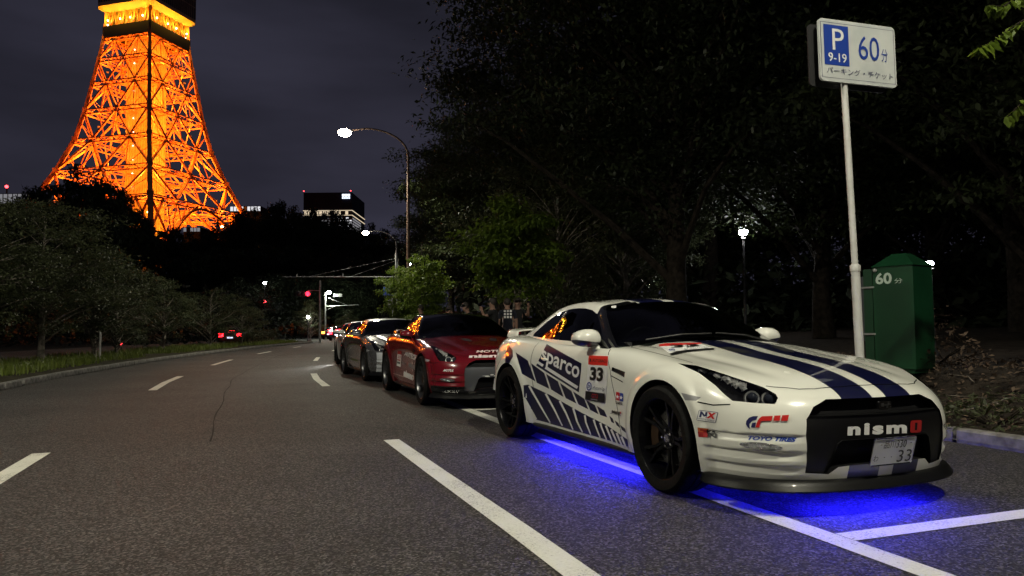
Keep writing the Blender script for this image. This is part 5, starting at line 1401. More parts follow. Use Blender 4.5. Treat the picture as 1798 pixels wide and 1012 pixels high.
# traffic signals
M['sig_red'] = emitter('signal_red', (1., .012, .03), 9); M['sig_off'] = mat('signal_lens_off', (.02, .02, .02), .2); M['sig_green'] = emitter('signal_green', (.1, .95, .75), 4)
M['red_small'] = emitter('red_marker_light', (1., .05, .06), 8)
def signal(lab, px, py, Y, gnd, lit, post_px=None, rr=.19):
    c = at_depth(px, py, Y); bx = at_depth(post_px, py, Y).x if post_px else c.x + .5; o = thing('traffic_signal', lab, 'traffic light', (bx, Y, gnd)); x0 = c.x - bx; z = c.z - gnd
    b = MB(); b.tube([(0, 0, 0), (0, 0, z + 1.1)], [.10, .07], 10); b.tube([(0, 0, z + .25), (x0, 0, z + .28)], .03, 6); b.build('post', M['pole_grey'], o)
    h = MB(); h.box(x0 - 1.0, x0 + .22, -.09, .08, z - .2, z + .2); h.build('housing', M['dark_metal'], o)
    for i, off in enumerate((0, -.39, -.78)):
        l = MB(); l.lathe([(0, -.135), (rr * .7, -.125), (rr, -.095)], 18, 'y', (x0 + off, 0, z)); l.build('lens', M['sig_red'] if (lit == 'red' and i == 0) else (M['sig_green'] if lit == 'green' and i == 2 else M['sig_off']), o, smooth=60)
        v = MB(); v.tube([(x0 + off + rr * 1.05 * math.cos(a), -.2, z + rr * 1.05 * math.sin(a)) for a in [math.pi * k / 8 for k in range(9)]], .02, 5); v.build('visor', M['dark_metal'], o)
    if lit == 'red': lamp('signal_light', (x0, -.35, z), 12, (1., .02, .06), o, 'POINT', .12)
    return o
signal('traffic signal showing red on a grey post at the end of the median', 541, 516, 62, .0, 'red', 562)
signal('far traffic signal showing green beyond the red rear lamps', 415, 563, 100, 0, 'green', 407, .2)
for (px, py, Y, lab, s_) in ((465, 530, 95, 'small red round light hanging above the median trees', .22), (213, 604, 33, 'tiny red marker light among the median stems', .055)):
    p = at_depth(px, py, Y); o = thing('marker_light', lab, 'light', (p.x, Y, 0)); b = MB(); b.tube([(0, 0, 0), (0, 0, p.z)], .03, 6); b.build('post', M['dark_metal'], o); b = MB(); b.sphere((0, -.02, p.z), s_, 10, 6); b.build('lens', M['red_small'], o, smooth=80)
# white post in the median
p = lane(27.2, -7.2); o = MB(); o.lathe([(.035, 0), (.035, .95), (.02, .98), (0, .99)], 8); tag(o.build('marker_post', M['pole_white'], None, loc=(p.x, p.y, .1)), 'slim white marker post standing in the median grass', 'post')
# blue and round signs behind the young trees
pb = at_depth(690, 560, 40); o = thing('road_sign', 'round road sign and blue plate on one post among the young trees', 'road sign', (pb.x, 40, .1))
b = MB(); b.tube([(0, 0, 0), (0, 0, 3.6)], .035, 8); b.build('post', M['pole_white'], o); b = MB(); b.lathe([(0, -.06), (.30, -.06), (.30, -.045), (0, -.045)], 20, 'y', (0, 0, at_depth(690, 537, 40).z)); b.build('round_plate', M['pole_grey'], o)
b = MB(); b.box(-.5, .15, -.07, -.05, at_depth(690, 522, 40).z, at_depth(690, 507, 40).z); b.build('blue_plate', M['sticker_blue'], o)
# ---- parking-ticket sign
SP = Vector((3.93, 8.45, .12)); sg = thing('parking_sign', 'white parking sign reading P 60 on a tall white post behind the coupe', 'sign', SP)
lean = Vector((-.075, 0, 0)); top = 4.42
b = MB(); b.tube([(0, 0, 1.55), Vector((0, 0, top)) + lean], [.037, .037], 14); b.build('post', M['pole_white'], sg, smooth=50)
b = MB(); b.tube([Vector((.03, 0, -.05)), Vector((0, 0, 1.62))], .05, 14); b.lathe([(.058, 1.60), (.058, 1.66), (.04, 1.68)], 14); b.build('sleeve', M['pole_white'], sg, smooth=50)
TLp, TRp = Vector(at_depth(1437, 33, 8.28)) - SP, Vector(at_depth(1570, 51, 8.60)) - SP; BLp = Vector(at_depth(1441, 139, 8.28)) - SP; BRp = Vector(at_depth(1575, 153, 8.60)) - SP
U = ((TRp - TLp) + (BRp - BLp)) / 2; Vd = ((BLp - TLp) + (BRp - TRp)) / 2; nn = U.cross(Vd).normalized(); nn = nn if nn.y < 0 else -nn
M['sign_white'] = noisy(mat('sign_face_white', (.55, .58, .58), .35), (.50, .53, .53), (.60, .62, .61), 3, 4)
def plate(name, p0, U, V_, n, th, m, parent, r=.05):
    pts = []
    for cx, cy, a0 in ((r, r, 180), (1 - r, r, 270), (1 - r, 1 - r, 0), (r, 1 - r, 90)):
        for k in range(5): a = R(a0 + k * 22.5); pts.append((cx + r * math.cos(a), cy + r * 1.4 * math.sin(a) * (1 if True else 0)))
    mb = MB(); nP = len(pts); mb.add([p0 + U * u + V_ * v for u, v in pts] + [p0 + U * u + V_ * v - n * th for u, v in pts], [tuple(range(nP)), tuple(range(nP, 2 * nP))[::-1]] + [(i, (i + 1) % nP, nP + (i + 1) % nP, nP + i) for i in range(nP)])
    return mb.build(name, m, parent)
fp = plate('sign_plate', TLp, U, Vd, nn, .03, M['sign_white'], sg)
fm_ = lambda u, v, off: TLp + U * u + Vd * v + nn * off
sticker('sign_text', [('sticker_navy', ('line', [(.02, .04), (.98, .04), (.98, .96), (.02, .96), (.02, .04)], .008)), ('sticker_blue', ('poly', rect(.055, .075, .375, .745))), ('sticker_white', ('text', 'P', .165, .135, .315, .49, .0)), ('sticker_white', ('text', '9-19', .105, .54, .34, .69, .01)),
    ('sticker_blue', ('text', '60', .50, .20, .775, .60, .0)), ('sticker_blue', ('text', '分', .80, .38, .885, .60, .0)), ('sticker_navy', ('text', 'パーキング・チケット', .075, .785, .945, .895, .0))], fm_, fp, maxlen=.3, off=.002)
off = Vector((-.085, .10, -.03)); plate('rear_plate', TLp + off, U, Vd, nn, .02, M['dark_metal'], sg)
b = MB()
for z in (.25, .75):
    c = TLp + U * .33 + Vd * z - nn * .075; b.box(c.x - .10, c.x + .10, c.y - .03, c.y + .03, c.z - .02, c.z + .02)
b.build('bracket', M['pole_grey'], sg)
# ---- green ticket machine
M['machine'] = noisy(mat('green_machine_paint', (.004, .038, .014), .4), (.003, .030, .011), (.006, .047, .018), 2.5, 5, bump=.15, bscale=9)
M['machine2'] = mat('green_machine_door', (.004, .034, .013), .45)
Ym = 11.0; pm = at_depth(1590, 651, Ym); MZ = pm.z - .02
mc = thing('ticket_machine', 'tall green parking ticket machine with pitched top, marked 60, on the park bank', 'ticket machine', (pm.x, Ym, MZ), R(-56))
w, d_, h = .30, .27, 1.56
b = MB(); b.box(-w, w, -d_, d_, .06, h); b.box(-w + .03, w - .03, -d_ + .03, d_ - .03, 0, .06); b.build('cabinet', M['machine'], mc)
b = MB(); b.add([(-w - .02, -d_ - .02, h), (w + .02, -d_ - .02, h), (w + .02, d_ + .02, h), (-w - .02, d_ + .02, h), (-w * .35, -d_ * .3, h + .19), (w * .35, -d_ * .3, h + .19), (w * .35, d_ * .3, h + .19), (-w * .35, d_ * .3, h + .19)], [(0, 1, 2, 3), (4, 5, 6, 7), (0, 1, 5, 4), (1, 2, 6, 5), (2, 3, 7, 6), (3, 0, 4, 7)]); b.build('roof_cap', M['machine'], mc)
b = MB()
for i in range(40): z = .2 + i * .028; b.box(-w + .05, w - .05, -d_ - .004, -d_ + .001, z, z + .012)
b.build('ribs', M['machine2'], mc)
b = MB(); b.box(-w - .16, -w - .02, -d_ + .02, -d_ + .14, .05, h - .02); b.build('door_edge', M['machine2'], mc)
for z in (.55, 1.25): b = MB(); b.box(-w - .20, -w + .02, -d_ - .006, -d_ + .05, z, z + .025); b.build('hinge', M['pole_grey'], mc)
b = MB(); b.box(-w - .42, -w - .12, -d_ + .16, -d_ + .18, .45, h - .12); b.build('side_panel', mat('clear_grey_panel', (.10, .10, .11), .25), mc)
M['machine_text'] = mat('pale_green_lettering', (.42, .5, .44), .5)
sticker('machine_text', [('machine_text', ('text', '60', .10, .0, .62, 1., .03)), ('machine_text', ('text', '分', .70, .55, .95, 1., .0))], lambda u, v, of: Vector((-w + .0 + .5 * u * .95, -d_ - .001 - of, h - .09 - .17 * v)), mc, maxlen=.4, off=.006)
b = MB(); b.sphere((-w + .05, -d_ - .02, h - .05), .03, 8, 6); b.build('badge', M['pole_grey'], mc)
# ------------------------------------------------------------------ far buildings
M['bld_dark'] = noisy(mat('dark_tower_block', (.008, .012, .03), .7, spec=.1), (.005, .008, .022), (.010, .015, .035), .05, 3)
M['bld_black'] = mat('black_wall', (.003, .003, .004), .8, spec=.1); M['win_lit'] = emitter('lit_windows', (.95, .93, 1.), .22); M['win_band'] = emitter('lit_crown_band', (1., .80, .55), .8); M['win_white'] = emitter('bright_windows', (.95, .95, 1.), .9); M['win_off'] = mat('dark_windows', (.02, .02, .03), .2)
M['logo'] = emitter('lit_roof_sign', (.78, .85, 1.), 2.)
Yb = 700; a, c = at_depth(533, 345, Yb), at_depth(618, 338, Yb); x0, x1 = a.x, c.x; H_ = c.z
bl = thing('office_tower', 'dark far office tower with a lit band of windows and white roof sign', 'building', (x0, Yb, 0)); W_ = x1 - x0
b = MB(); b.box(0, W_, 0, 60, 0, H_); b.build('wall', M['bld_dark'], bl)
def zpx(y, x=580): return at_depth(x, y, Yb).z
z0, z1 = zpx(378), zpx(370.5)
b = MB(); b.box(-.3, W_ + .6, -.6, 60, z0 - .5, z0); b.box(-.3, W_ + .6, -.6, 60, z1, z1 + .5); b.build('cornice_light', M['win_band'], bl)
rb_ = random.Random(3)
for i in range(13):
    u = W_ * (.02 + i / 13.); b = MB(); b.box(u, u + W_ / 13 * .72, -.4, .2, z0 + .4, z1 - .4); b.build('window', M['win_band'] if rb_.random() < .8 else M['win_off'], bl)
for r_ in range(5):
    zz = zpx(383 + r_ * 4.6)
    for i in range(16):
        u = W_ * i / 16.; lit = (i > 9 and rb_.random() < .85) or rb_.random() < .3
        b = MB(); b.box(u + .3, u + W_ / 16 - .3, -.4, .2, zz - .9, zz + .4); b.build('window', (M['win_white'] if i > 9 else M['win_lit']) if lit else M['win_off'], bl)
    b = MB(); b.box(W_ - .2, W_ + .4, 3, 40, zz - .9, zz + .4); b.build('window', M['win_lit'], bl)
zs = zpx(345.5); us = W_ * .80
b = MB()
for i in range(3): b.box(us + i * 2.6, us + i * 2.6 + 2.2, -1., -.4, zs - .2, zs + 2.2)
for i in range(4): b.box(us + i * 2.0, us + i * 2.0 + 1.4, -1., -.4, zs - 2.2, zs - .9)
b.build('roof_sign', M['logo'], bl)
for u in (0, W_ * .97): b = MB(); b.lathe([(.25, H_), (.2, H_ + 1.4)], 6, 'z', (u, .5, 0)); b.sphere((u, .5, H_ + 1.6), .55, 8, 6, m=1); b.build('beacon', [M['bld_dark'], M['red_small']], bl)
def low_block(lab, px0, px1, py0, py1, Y, lit, n, gnd=0):
    a, c = at_depth(px0, py1, Y), at_depth(px1, py0, Y); o = thing('low_building', lab, 'building', (a.x, Y, gnd)); w = c.x - a.x; zt = c.z - gnd
    b = MB(); b.box(0, w, 0, 18, 0, zt); b.build('wall', M['bld_black'], o); hb = (a.z - gnd)
    for i in range(n):
        b = MB(); b.box(w * (i + .1) / n, w * (i + .85) / n, -.2, .1, hb, zt - .3); b.build('window', lit if rb_.random() < .8 else M['win_off'], o)
low_block('low white-lit building beside the right foot of the tower', 404, 458, 362, 371, 430, M['win_white'], 9)
low_block('low lit pavilion under the tower arch', 322, 352, 399, 407, 300, M['win_lit'], 5, 0)
o = low_block('dim building with blue and white lights left of the tower', -20, 48, 340, 358, 420, M['win_lit'], 8)
p = at_depth(8, 327, 420); o = thing('rooftop_beacon', 'red beacon on a mast above the dim building left of the tower', 'beacon', (p.x, 422, 0)); b = MB(); b.tube([(0, 0, 0), (0, 0, p.z)], .4, 6); b.build('mast', M['bld_dark'], o); b = MB(); b.sphere((0, -.3, p.z), .9, 8, 6); b.build('lens', M['red_small'], o)
# ------------------------------------------------------------------ the white car with its livery
ROW = 'coupes parked in a row along the kerb'
car1 = make_car('sports_coupe', 'white coupe with navy stripes, race number 33 and blue glow under its sills', CARPOS, CARYAW, (M['white_paint'], M['navy']), M['navy'], ROW)
def mesh_bvh(me): return BVHTree.FromPolygons([v.co for v in me.vertices], [tuple(p.vertices) for p in me.polygons])
B1 = [SHELL['bvh'], mesh_bvh(SHELL['bar'])]
def zq(ox, oy, sc): return lambda u, v: (ox + u / sc, oy + v / sc)
side = shell_map(None, B1, tf=zq(870, 580, 4.6))
blocks = [[(165, 180), (262, 245), (325, 415), (215, 352)], [(288, 266), (395, 345), (437, 475), (335, 425)], [(410, 352), (505, 412), (552, 540), (452, 480)], [(522, 425), (615, 490), (655, 592), (570, 550)], [(628, 494), (718, 552), (752, 640), (672, 600)], [(732, 562), (805, 606), (835, 680), (768, 645)], [(820, 610), (880, 648), (905, 705), (848, 685)], [(922, 692), (950, 715), (962, 755), (938, 742)], [(965, 728), (995, 750), (1008, 790), (980, 768)], [(1010, 765), (1050, 795), (1058, 830), (1022, 805)]]
for b in blocks: sticker('stripe_block', [('navy', ('poly', b))], side, car1)
sticker('stripe_block', [('navy', ('poly', [(103, 113), (140, 165), (143, 215), (98, 290), (80, 262), (84, 190)]))], side, car1)
low = [(228, 445), (265, 440), (440, 522), (700, 668), (900, 768), (1068, 882), (1074, 940), (860, 872), (640, 812), (440, 752), (330, 722), (232, 548)]
slits = [[(232, 545), (335, 718)], [(275, 450), (360, 600), (445, 745)], [(410, 512), (480, 640), (545, 772)], [(525, 572), (585, 690), (632, 802)], [(635, 630), (665, 735), (710, 824)], [(730, 688), (738, 742), (778, 842)], [(803, 722), (815, 765), (855, 866)], [(858, 748), (868, 785), (908, 882)], [(903, 770), (930, 835), (956, 898)], [(948, 800), (975, 860), (999, 914)], [(993, 828), (1015, 880), (1036, 926)], [(1033, 855), (1052, 900), (1068, 934)]]
sticker('side_stripes', [('navy', ('poly', low))] + [('white_paint', ('line', s_, (17, 10))) for s_ in slits], side, car1, maxlen=.06)
lt = bilerp([(372, 152), (700, 305), (670, 440), (358, 268)])
def lmap(u, v, off):
    p = lt(u, v); return side(p[0], p[1], off)
pn = sticker('door_panel', [('navy', ('poly', [(415, 113), (697, 270), (674, 502), (330, 286)]))], side, car1)
sticker('lettering', [('sticker_white', ('text', 'sparco', .02, .02, .97, 1., .02))], lmap, pn, off=.0045)
sticker('underline', [('sticker_white', ('line', [(342, 258), (388, 287)], 22)), ('sticker_white', ('line', [(408, 300), (668, 464)], 24))], side, pn, off=.0045)
q = [(757, 205), (913, 212), (888, 585), (733, 560)]
nb_ = sticker('race_number', [('sticker_white', ('poly', rect(-.03, -.02, 1.02, 1.0))), ('sticker_red', ('poly', rect(.0, .0, 1., .205))), ('sticker_black', ('text', 'AUTOBACS', .2, .075, .95, .14, .02)), ('sticker_black', ('poly', [(.06, .07), (.13, .07), (.17, .14), (.1, .14)])),
    ('sticker_black', ('text', '33', .14, .25, .82, .555, .04)), ('sticker_blue', ('line', [(.14 + .115 * math.cos(a), .69 + .085 * math.sin(a)) for a in [k * math.pi / 8 for k in range(17)]], .028)), ('sticker_blue', ('text', 'ZF', .075, .655, .21, .725, .02)), ('sticker_navy', ('text', 'zf.com/jp', .34, .665, .97, .765, .0)),
    ('sticker_black', ('poly', rect(0, .80, 1., 1.))), ('sticker_dkred', ('text', 'GT3', .33, .84, .66, .93, .02)), ('sticker_grey', ('poly', rect(.3, .955, .66, .972)))],
    shell_map([(870 + a / 4.6, 580 + b / 4.6) for a, b in q], B1), car1)
tq = [(870 + a / 4.6, 580 + b / 4.6) for a, b in ((977, 498), (1035, 512), (1033, 610), (975, 598))]
def star(cx, cy, r): return [(cx + (r if i % 2 == 0 else r * .42) * math.sin(i * math.pi / 5), cy - .75 * (r if i % 2 == 0 else r * .42) * math.cos(i * math.pi / 5)) for i in range(10)]
sticker('star_sticker', [('sticker_red', ('poly', rect(0, 0, .48, .66))), ('sticker_blue', ('poly', rect(.52, 0, 1, .66))), ('sticker_white', ('poly', star(.24, .36, .26))), ('sticker_white', ('poly', star(.76, .36, .26))), ('sticker_black', ('text', 'TAMIYA', .0, .74, 1., .98, .02))], shell_map(tq, B1), car1)
aq = [(870 + a / 4.6, 580 + b / 4.6) for a, b in ((942, 640), (1026, 655), (1026, 692), (938, 672))]
sticker('small_sticker', [('sticker_black', ('poly', rect(.02 + i * .125, .15 + .1 * (i % 2), .105 + i * .125, .85))) for i in range(7)] + [('sticker_red', ('poly', rect(.9, .1, 1., .6))), ('sticker_black', ('poly', rect(0, .9, 1, 1)))], shell_map(aq, B1), car1)
# bumper stickers
def z3(*pts): return [(1210 + a / 7.229, 680 + b / 7.229) for a, b in pts]
sticker('bumper_sticker', [('sticker_navy', ('poly', [(.05, 0), (.95, 0), (1, .06), (1, .94), (.95, 1), (.05, 1), (0, .94), (0, .06)])), ('sticker_white', ('poly', rect(.03, .05, .97, .95))), ('sticker_navy', ('text', 'N', .1, .1, .48, .66, .06)), ('sticker_red', ('text', 'X', .48, .1, .92, .66, .06)), ('sticker_navy', ('text', 'NITROUS EXPRESS', .07, .74, .93, .88, .0))],
        shell_map(z3((126, 290), (374, 320), (340, 457), (95, 422)), B1), car1)
sticker('bumper_sticker', [('sticker_dkred', ('poly', [(0, 0), (.45, 0), (.40, 1), (.02, 1)])), ('sticker_orange', ('poly', [(.0, .02), (.45, .02), (.42, .44), (.01, .44)])), ('sticker_dkred', ('poly', [(.0, .46), (.42, .46), (.40, 1), (.02, 1)])), ('sticker_black', ('text', 'K&', .38, .10, .82, .58, .05)), ('sticker_black', ('text', 'N', .45, .5, .84, 1., .05)), ('sticker_black', ('line', [(.8, .32), (.9, .24), (.95, .42), (1., .36)], .09))],
        shell_map(z3((112, 512), (415, 545), (405, 655), (120, 630)), B1), car1)
gt = lambda *p: [(a, b) for a, b in p]
sticker('bumper_sticker', [('sticker_navy', ('poly', [(875, 368), (855, 415), (800, 430), (765, 470), (770, 515), (778, 535), (745, 510), (722, 470), (728, 430), (760, 390), (815, 370)])), ('sticker_navy', ('poly', [(800, 455), (850, 448), (838, 512), (788, 512)])), ('sticker_red', ('poly', [(845, 512), (872, 425), (915, 420), (895, 512)])), ('sticker_red', ('poly', [(872, 425), (895, 395), (930, 372), (1062, 368), (1050, 428), (915, 432)])), ('sticker_red', ('poly', [(1082, 366), (1160, 362), (1148, 428), (1070, 430)])), ('sticker_red', ('poly', [(1180, 362), (1265, 355), (1250, 430), (1168, 430)]))],
        shell_map(None, B1, tf=zq(1210, 680, 7.229)), car1)
sticker('bumper_sticker', [('sticker_blue', ('text', 'TOYO TIRES', 0, 0, 1, 1, .045, .25))], shell_map(z3((750, 618), (1362, 640), (1350, 700), (742, 672)), B1), car1)
# bonnet sticker
def z5(*pts): return [(1100 + a / 4.495, 580 + b / 4.495) for a, b in pts]
hs = shell_map(None, B1, tf=zq(1100, 580, 4.495))
sticker('bonnet_sticker', [('sticker_white', ('poly', [(262, 130), (590, 112), (690, 147), (480, 172), (345, 190)])), ('sticker_red', ('poly', [(254, 118), (300, 108), (590, 102), (594, 111), (262, 131)])), ('sticker_black', ('poly', [(340, 192), (390, 172), (470, 160), (600, 150), (692, 145), (692, 156), (480, 176), (430, 186), (366, 204)]))], hs, car1)
b33 = bilerp(z5((345, 122), (568, 117), (580, 133), (352, 143)))
sticker('bonnet_number', [('sticker_black', ('text', '33', 0, 0, 1, 1, .03))], lambda u, v, off: hs((b33(u, v)[0] - 1100) * 4.495, (b33(u, v)[1] - 580) * 4.495, off), car1, off=.006)
bzf = bilerp(z5((330, 152), (650, 134), (660, 143), (345, 172)))
sticker('bonnet_lettering', [('sticker_blue', ('line', [(.07 + .065 * math.cos(a), .5 + .5 * math.sin(a)) for a in [k * math.pi / 8 for k in range(17)]], .02)), ('sticker_blue', ('text', 'ZF', .035, .25, .11, .8, .02)), ('sticker_navy', ('text', 'zf.com/jp', .36, .2, .98, .85, 0.))], lambda u, v, off: hs((bzf(u, v)[0] - 1100) * 4.495, (bzf(u, v)[1] - 580) * 4.495, off), car1, off=.006)
# grille lettering
def z6(*pts): return [(1400 + a / 4.6, 660 + b / 4.6) for a, b in pts]
gl = sticker('grille_lettering', [('sticker_white', ('text', 'nism', 0, 0, 1, 1, .05, 0., 1.22))], shell_map(z6((403, 388), (880, 369), (877, 464), (399, 484)), B1), car1, off=.006)
sticker('grille_letter', [('sticker_dkred', ('poly', [(.12, 0), (.88, 0), (1, .1), (1, .9), (.88, 1), (.12, 1), (0, .9), (0, .1)])), ('grille_black', ('poly', [(.40, .2), (.6, .2), (.6, .8), (.40, .8)]))], shell_map(z6((908, 362), (999, 358), (993, 455), (903, 460)), B1), car1, off=.006)
em = MB()
em.prism([(-.05, .615), (-.02, .60), (.02, .60), (.05, .615), (.05, .645), (.03, .652), (-.03, .652), (-.05, .645)], .955, .972, 'yz')
em.prism([(-.035, .62), (-.012, .62), (-.012, .64), (-.035, .64)], .972, .976, 'yz', 1); em.prism([(.006, .612), (.016, .612), (.03, .645), (.02, .645)], .972, .976, 'yz', 1); em.prism([(-.006, .625), (.04, .628), (.04, .634), (-.006, .632)], .972, .9765, 'yz', 1)
em.build('emblem', [M['black_gloss'], M['rim_silver']], car1)
def number_plate(parent, layers):
    T, Bm = Vector((1.040, 0, .445)), Vector((.995, 0, .285)); du = Vector((0, .33, 0)); dv = Bm - T; n = dv.cross(du).normalized(); n = n if n.x > 0 else -n
    p0 = T - du / 2; mb = MB()
    def R_(u, v, w): return p0 + du * u + dv * v + n * w
    c = [(.03, 0), (.97, 0), (1, .06), (1, .94), (.97, 1), (.03, 1), (0, .94), (0, .06)]
    mb.add([R_(u, v, -.003) for u, v in c] + [R_(u, v, .001) for u, v in c], [tuple(range(8)), tuple(range(8, 16))] + [(i, (i + 1) % 8, 8 + (i + 1) % 8, 8 + i) for i in range(8)])
    pl = mb.build('number_plate', M['plate'], parent)
    sticker('plate_text', layers, lambda u, v, off: R_(u, v, .001 + off), pl, off=.001)
    fr = MB(); fr.tube([R_(u, v, 0) for u, v in c] + [R_(*c[0], 0)], .005, 6, caps=False); fr.build('plate_frame', M['chrome'], pl)
    return pl
number_plate(car1, [('sticker_black', ('text', '品川', .25, .09, .52, .38, .0)), ('sticker_black', ('text', '330', .54, .09, .78, .38, .0)), ('sticker_black', ('text', 'わ', .05, .60, .16, .84, .0)), ('sticker_black', ('poly', circle(.30, .70, .016, 10))), ('sticker_black', ('poly', circle(.46, .70, .016, 10))), ('sticker_black', ('text', '33', .60, .46, .94, .92, .0)), ('chrome', ('poly', circle(.16, .20, .022, 10))), ('chrome', ('poly', circle(.86, .20, .022, 10)))])
# little inspection label on the screen, door handle, wipers
sticker('windscreen_label', [('sticker_white', ('poly', rect(0, 0, 1, 1)))], shell_map([(1073, 538), (1082, 537), (1082, 541), (1074, 542)], [SHELL['g_uncut']]), car1)
for sgn in (-1, 1):
    hd = soft_box([(-2.04, sgn * .88, .80), (-1.86, sgn * .88, .795), (-1.86, sgn * .925, .795), (-2.04, sgn * .925, .80), (-2.04, sgn * .88, .835), (-1.86, sgn * .88, .83), (-1.86, sgn * .92, .83), (-2.04, sgn * .92, .835)])
    link('door_handle', bm_mesh(hd, 'door_handle', M['white_paint'], 50), car1)
    w = MB(); a = surf(-.66, sgn * .30 + .28, 0, (0, 0, -1), 'g_uncut')[0]; b = surf(-.66 - .08 * (sgn < 0), sgn * .30 - .28, 0, (0, 0, -1), 'g_uncut')[0]
    if a and b: w.tube([a + Vector((0, 0, .01)), a.lerp(b, .5) + Vector((.03, 0, .03)), b + Vector((0, 0, .015))], .008, 6); w.build('wiper', M['black_matte'], car1)
# blue light strips under the sills and the nose
for x0, x1, y0, y1 in ((-.55, -2.25, -.738, -.738), (-.55, -2.25, .738, .738), (.798, .798, -.45, .45)):
    b = MB(); b.beam((x0, y0, .158), (x1, y1, .158), .014, .008); b.build('underglow_strip', M['led_blue'], car1)
# ------------------------------------------------------------------ the other parked coupes
def row_car(lab, wheel_px, Y0, mats, trim, wheels=None, skip=(), yaw_add=0.):
    """stands so that its near front wheel touches the road at the given photo pixel"""
    p = on_z(*wheel_px); yaw = heading(p.y) + math.pi + R(yaw_add); d = Matrix.Rotation(yaw, 3, 'Z') @ Vector((0, -.83, 0)); pos = Vector((p.x, p.y, 0)) - d
    return make_car('sports_coupe', lab, pos, yaw, mats, trim, ROW, wheels, skip=skip), Matrix.Translation(pos) @ Matrix.Rotation(yaw, 4, 'Z')
M['red_dark'] = M['red_paint']
car2, M2 = row_car('deep red coupe with white sponsor lettering and a grey grille bar', (752, 711), 0, (M['red_paint'], M['red_dark']), M['black_gloss'], WHEEL_S, yaw_add=1.)
BB = [SHELL['bvh'], mesh_bvh(SHELL['bar'])]
low2 = patch([(-.9, .19), (.9, .19), (.9, .315), (-.9, .315)], 'yz', lambda f: f.normal.x > .12 and f.calc_center_median().x > .42, .002, M['black_gloss'], 'lower_bumper'); link('lower_bumper', low2, car2)
bar2 = mat('grey_grille_bar', (.10, .105, .12), .35, metal=.4, coat=.5)
for ch in car2.children:
    if ch.name.startswith('grille_bar'): ch.data = ch.data.copy(); ch.data.materials[0] = bar2
    if ch.name.startswith('roof'): ch.data = ch.data.copy(); ch.data.materials[0] = M['black_gloss']; ch.data.materials[1] = M['black_gloss']
def z4(*pts): return [(680 + a / 6.327, 560 + b / 6.327) for a, b in pts]
def s2(name, st, quad, mk='sticker_white', bold=.03, shear=0., ml=.1): return sticker(name, [(mk, ('text', st, 0, 0, 1, 1, bold, shear))], shell_map(z4(*quad), BB, M2), car2, maxlen=ml)
s2('bonnet_lettering', 'MOTUL', ((1000, 352), (1330, 345), (1325, 372), (985, 378)))
s2('bonnet_lettering', 'nismo', ((912, 400), (1400, 388), (1400, 428), (905, 436)), bold=.05)
s2('bonnet_lettering', 'NISSAN', ((1072, 468), (1400, 458), (1400, 490), (1068, 496)))
s2('bumper_lettering', 'MOTUL', ((632, 560), (742, 563), (735, 590), (618, 585)), shear=.3)
s2('door_lettering', 'AUTECH', ((200, 365), (330, 405), (325, 470), (190, 405)))
s2('door_lettering', 'NISSAN', ((240, 485), (320, 525), (318, 575), (242, 540)), 'sticker_grey')
s2('door_lettering', 'nismo', ((185, 565), (298, 610), (290, 690), (183, 640)), bold=.05)
s2('lip_lettering', 'ADVAN', ((622, 800), (800, 800), (790, 825), (616, 818)), shear=.25)
s2('grille_lettering', 'nism', ((1050, 622), (1400, 600), (1400, 655), (1045, 672)), bold=.055)
s2('side_lettering', 'NGK', ((168, 470), (210, 488), (208, 515), (166, 500)), 'sticker_grey')
sticker('number_panel', [('sticker_white', ('poly', rect(0, 0, 1, 1))), ('sticker_dkred', ('poly', rect(0, -.3, 1, -.02))), ('sticker_dkred', ('text', '23', .15, .08, .85, .32, .03)), ('sticker_black', ('poly', rect(.1, .62, .9, .78))), ('sticker_dkred', ('poly', rect(.1, .4, .9, .52)))], shell_map(z4((115, 395), (158, 400), (148, 535), (107, 520)), BB, M2), car2)
pl2 = number_plate(car2, [('sticker_black', ('text', '品川', .25, .09, .52, .38, .0)), ('sticker_black', ('text', 'れ', .05, .60, .16, .84, .0))])
pl2.location = (.0, 0, -.02)
car3, M3 = row_car('dark grey metallic coupe with pale V-shaped grille frame and white roof', (648, 669), 0, (M['grey_paint'], M['grey_paint']), M['silver_paint'], WHEEL_S, skip=('bar',), yaw_add=2.)
for ch in car3.children:
    if ch.name.startswith('roof'): ch.data = ch.data.copy(); ch.data.materials[0] = M['white_paint2']; ch.data.materials[1] = M['white_paint2']
    if ch.name.startswith('body'): pass
def vframe():
    mb = MB(); B = [SHELL['uncut']]
    for s in (1, -1):
        poly = [(s * .46, .655), (s * .33, .655), (s * .20, .40), (s * .16, .34), (s * .24, .30), (s * .52, .27)]
        b = SHELL['uncut']
        def P(y, z): h = b.ray_cast(Vector((3, y, z)), Vector((-1, 0, 0))); return h[0] + Vector((.012, 0, 0))
        L_ = [(s * .50, .66), (s * .44, .50), (s * .36, .33), (s * .30, .265)]
        for i in range(3): a, c = P(*L_[i]), P(*L_[i + 1]); mb.beam(a, c, .055, .03, up=(1, 0, 0))
    a, c = [SHELL['uncut'].ray_cast(Vector((3, y, .265)), Vector((-1, 0, 0)))[0] + Vector((.012, 0, 0)) for y in (-.30, .30)]; m = SHELL['uncut'].ray_cast(Vector((3, 0, .265)), Vector((-1, 0, 0)))[0] + Vector((.012, 0, 0))
    mb.beam(a, m, .055, .03, up=(1, 0, 0)); mb.beam(m, c, .055, .03, up=(1, 0, 0))
    return mb.mesh('grille_frame', M['silver_paint'])
link('grille_frame', vframe(), car3)
bp3 = patch([(-.8, .22), (-.545, .25), (-.55, .56), (-.50, .62), (-.8, .62)], 'yz', lambda f: f.normal.x > .25 and f.calc_center_median().x > .5, .002, M['silver_paint'], 'bumper_panel'); link('bumper_panel', bp3, car3)
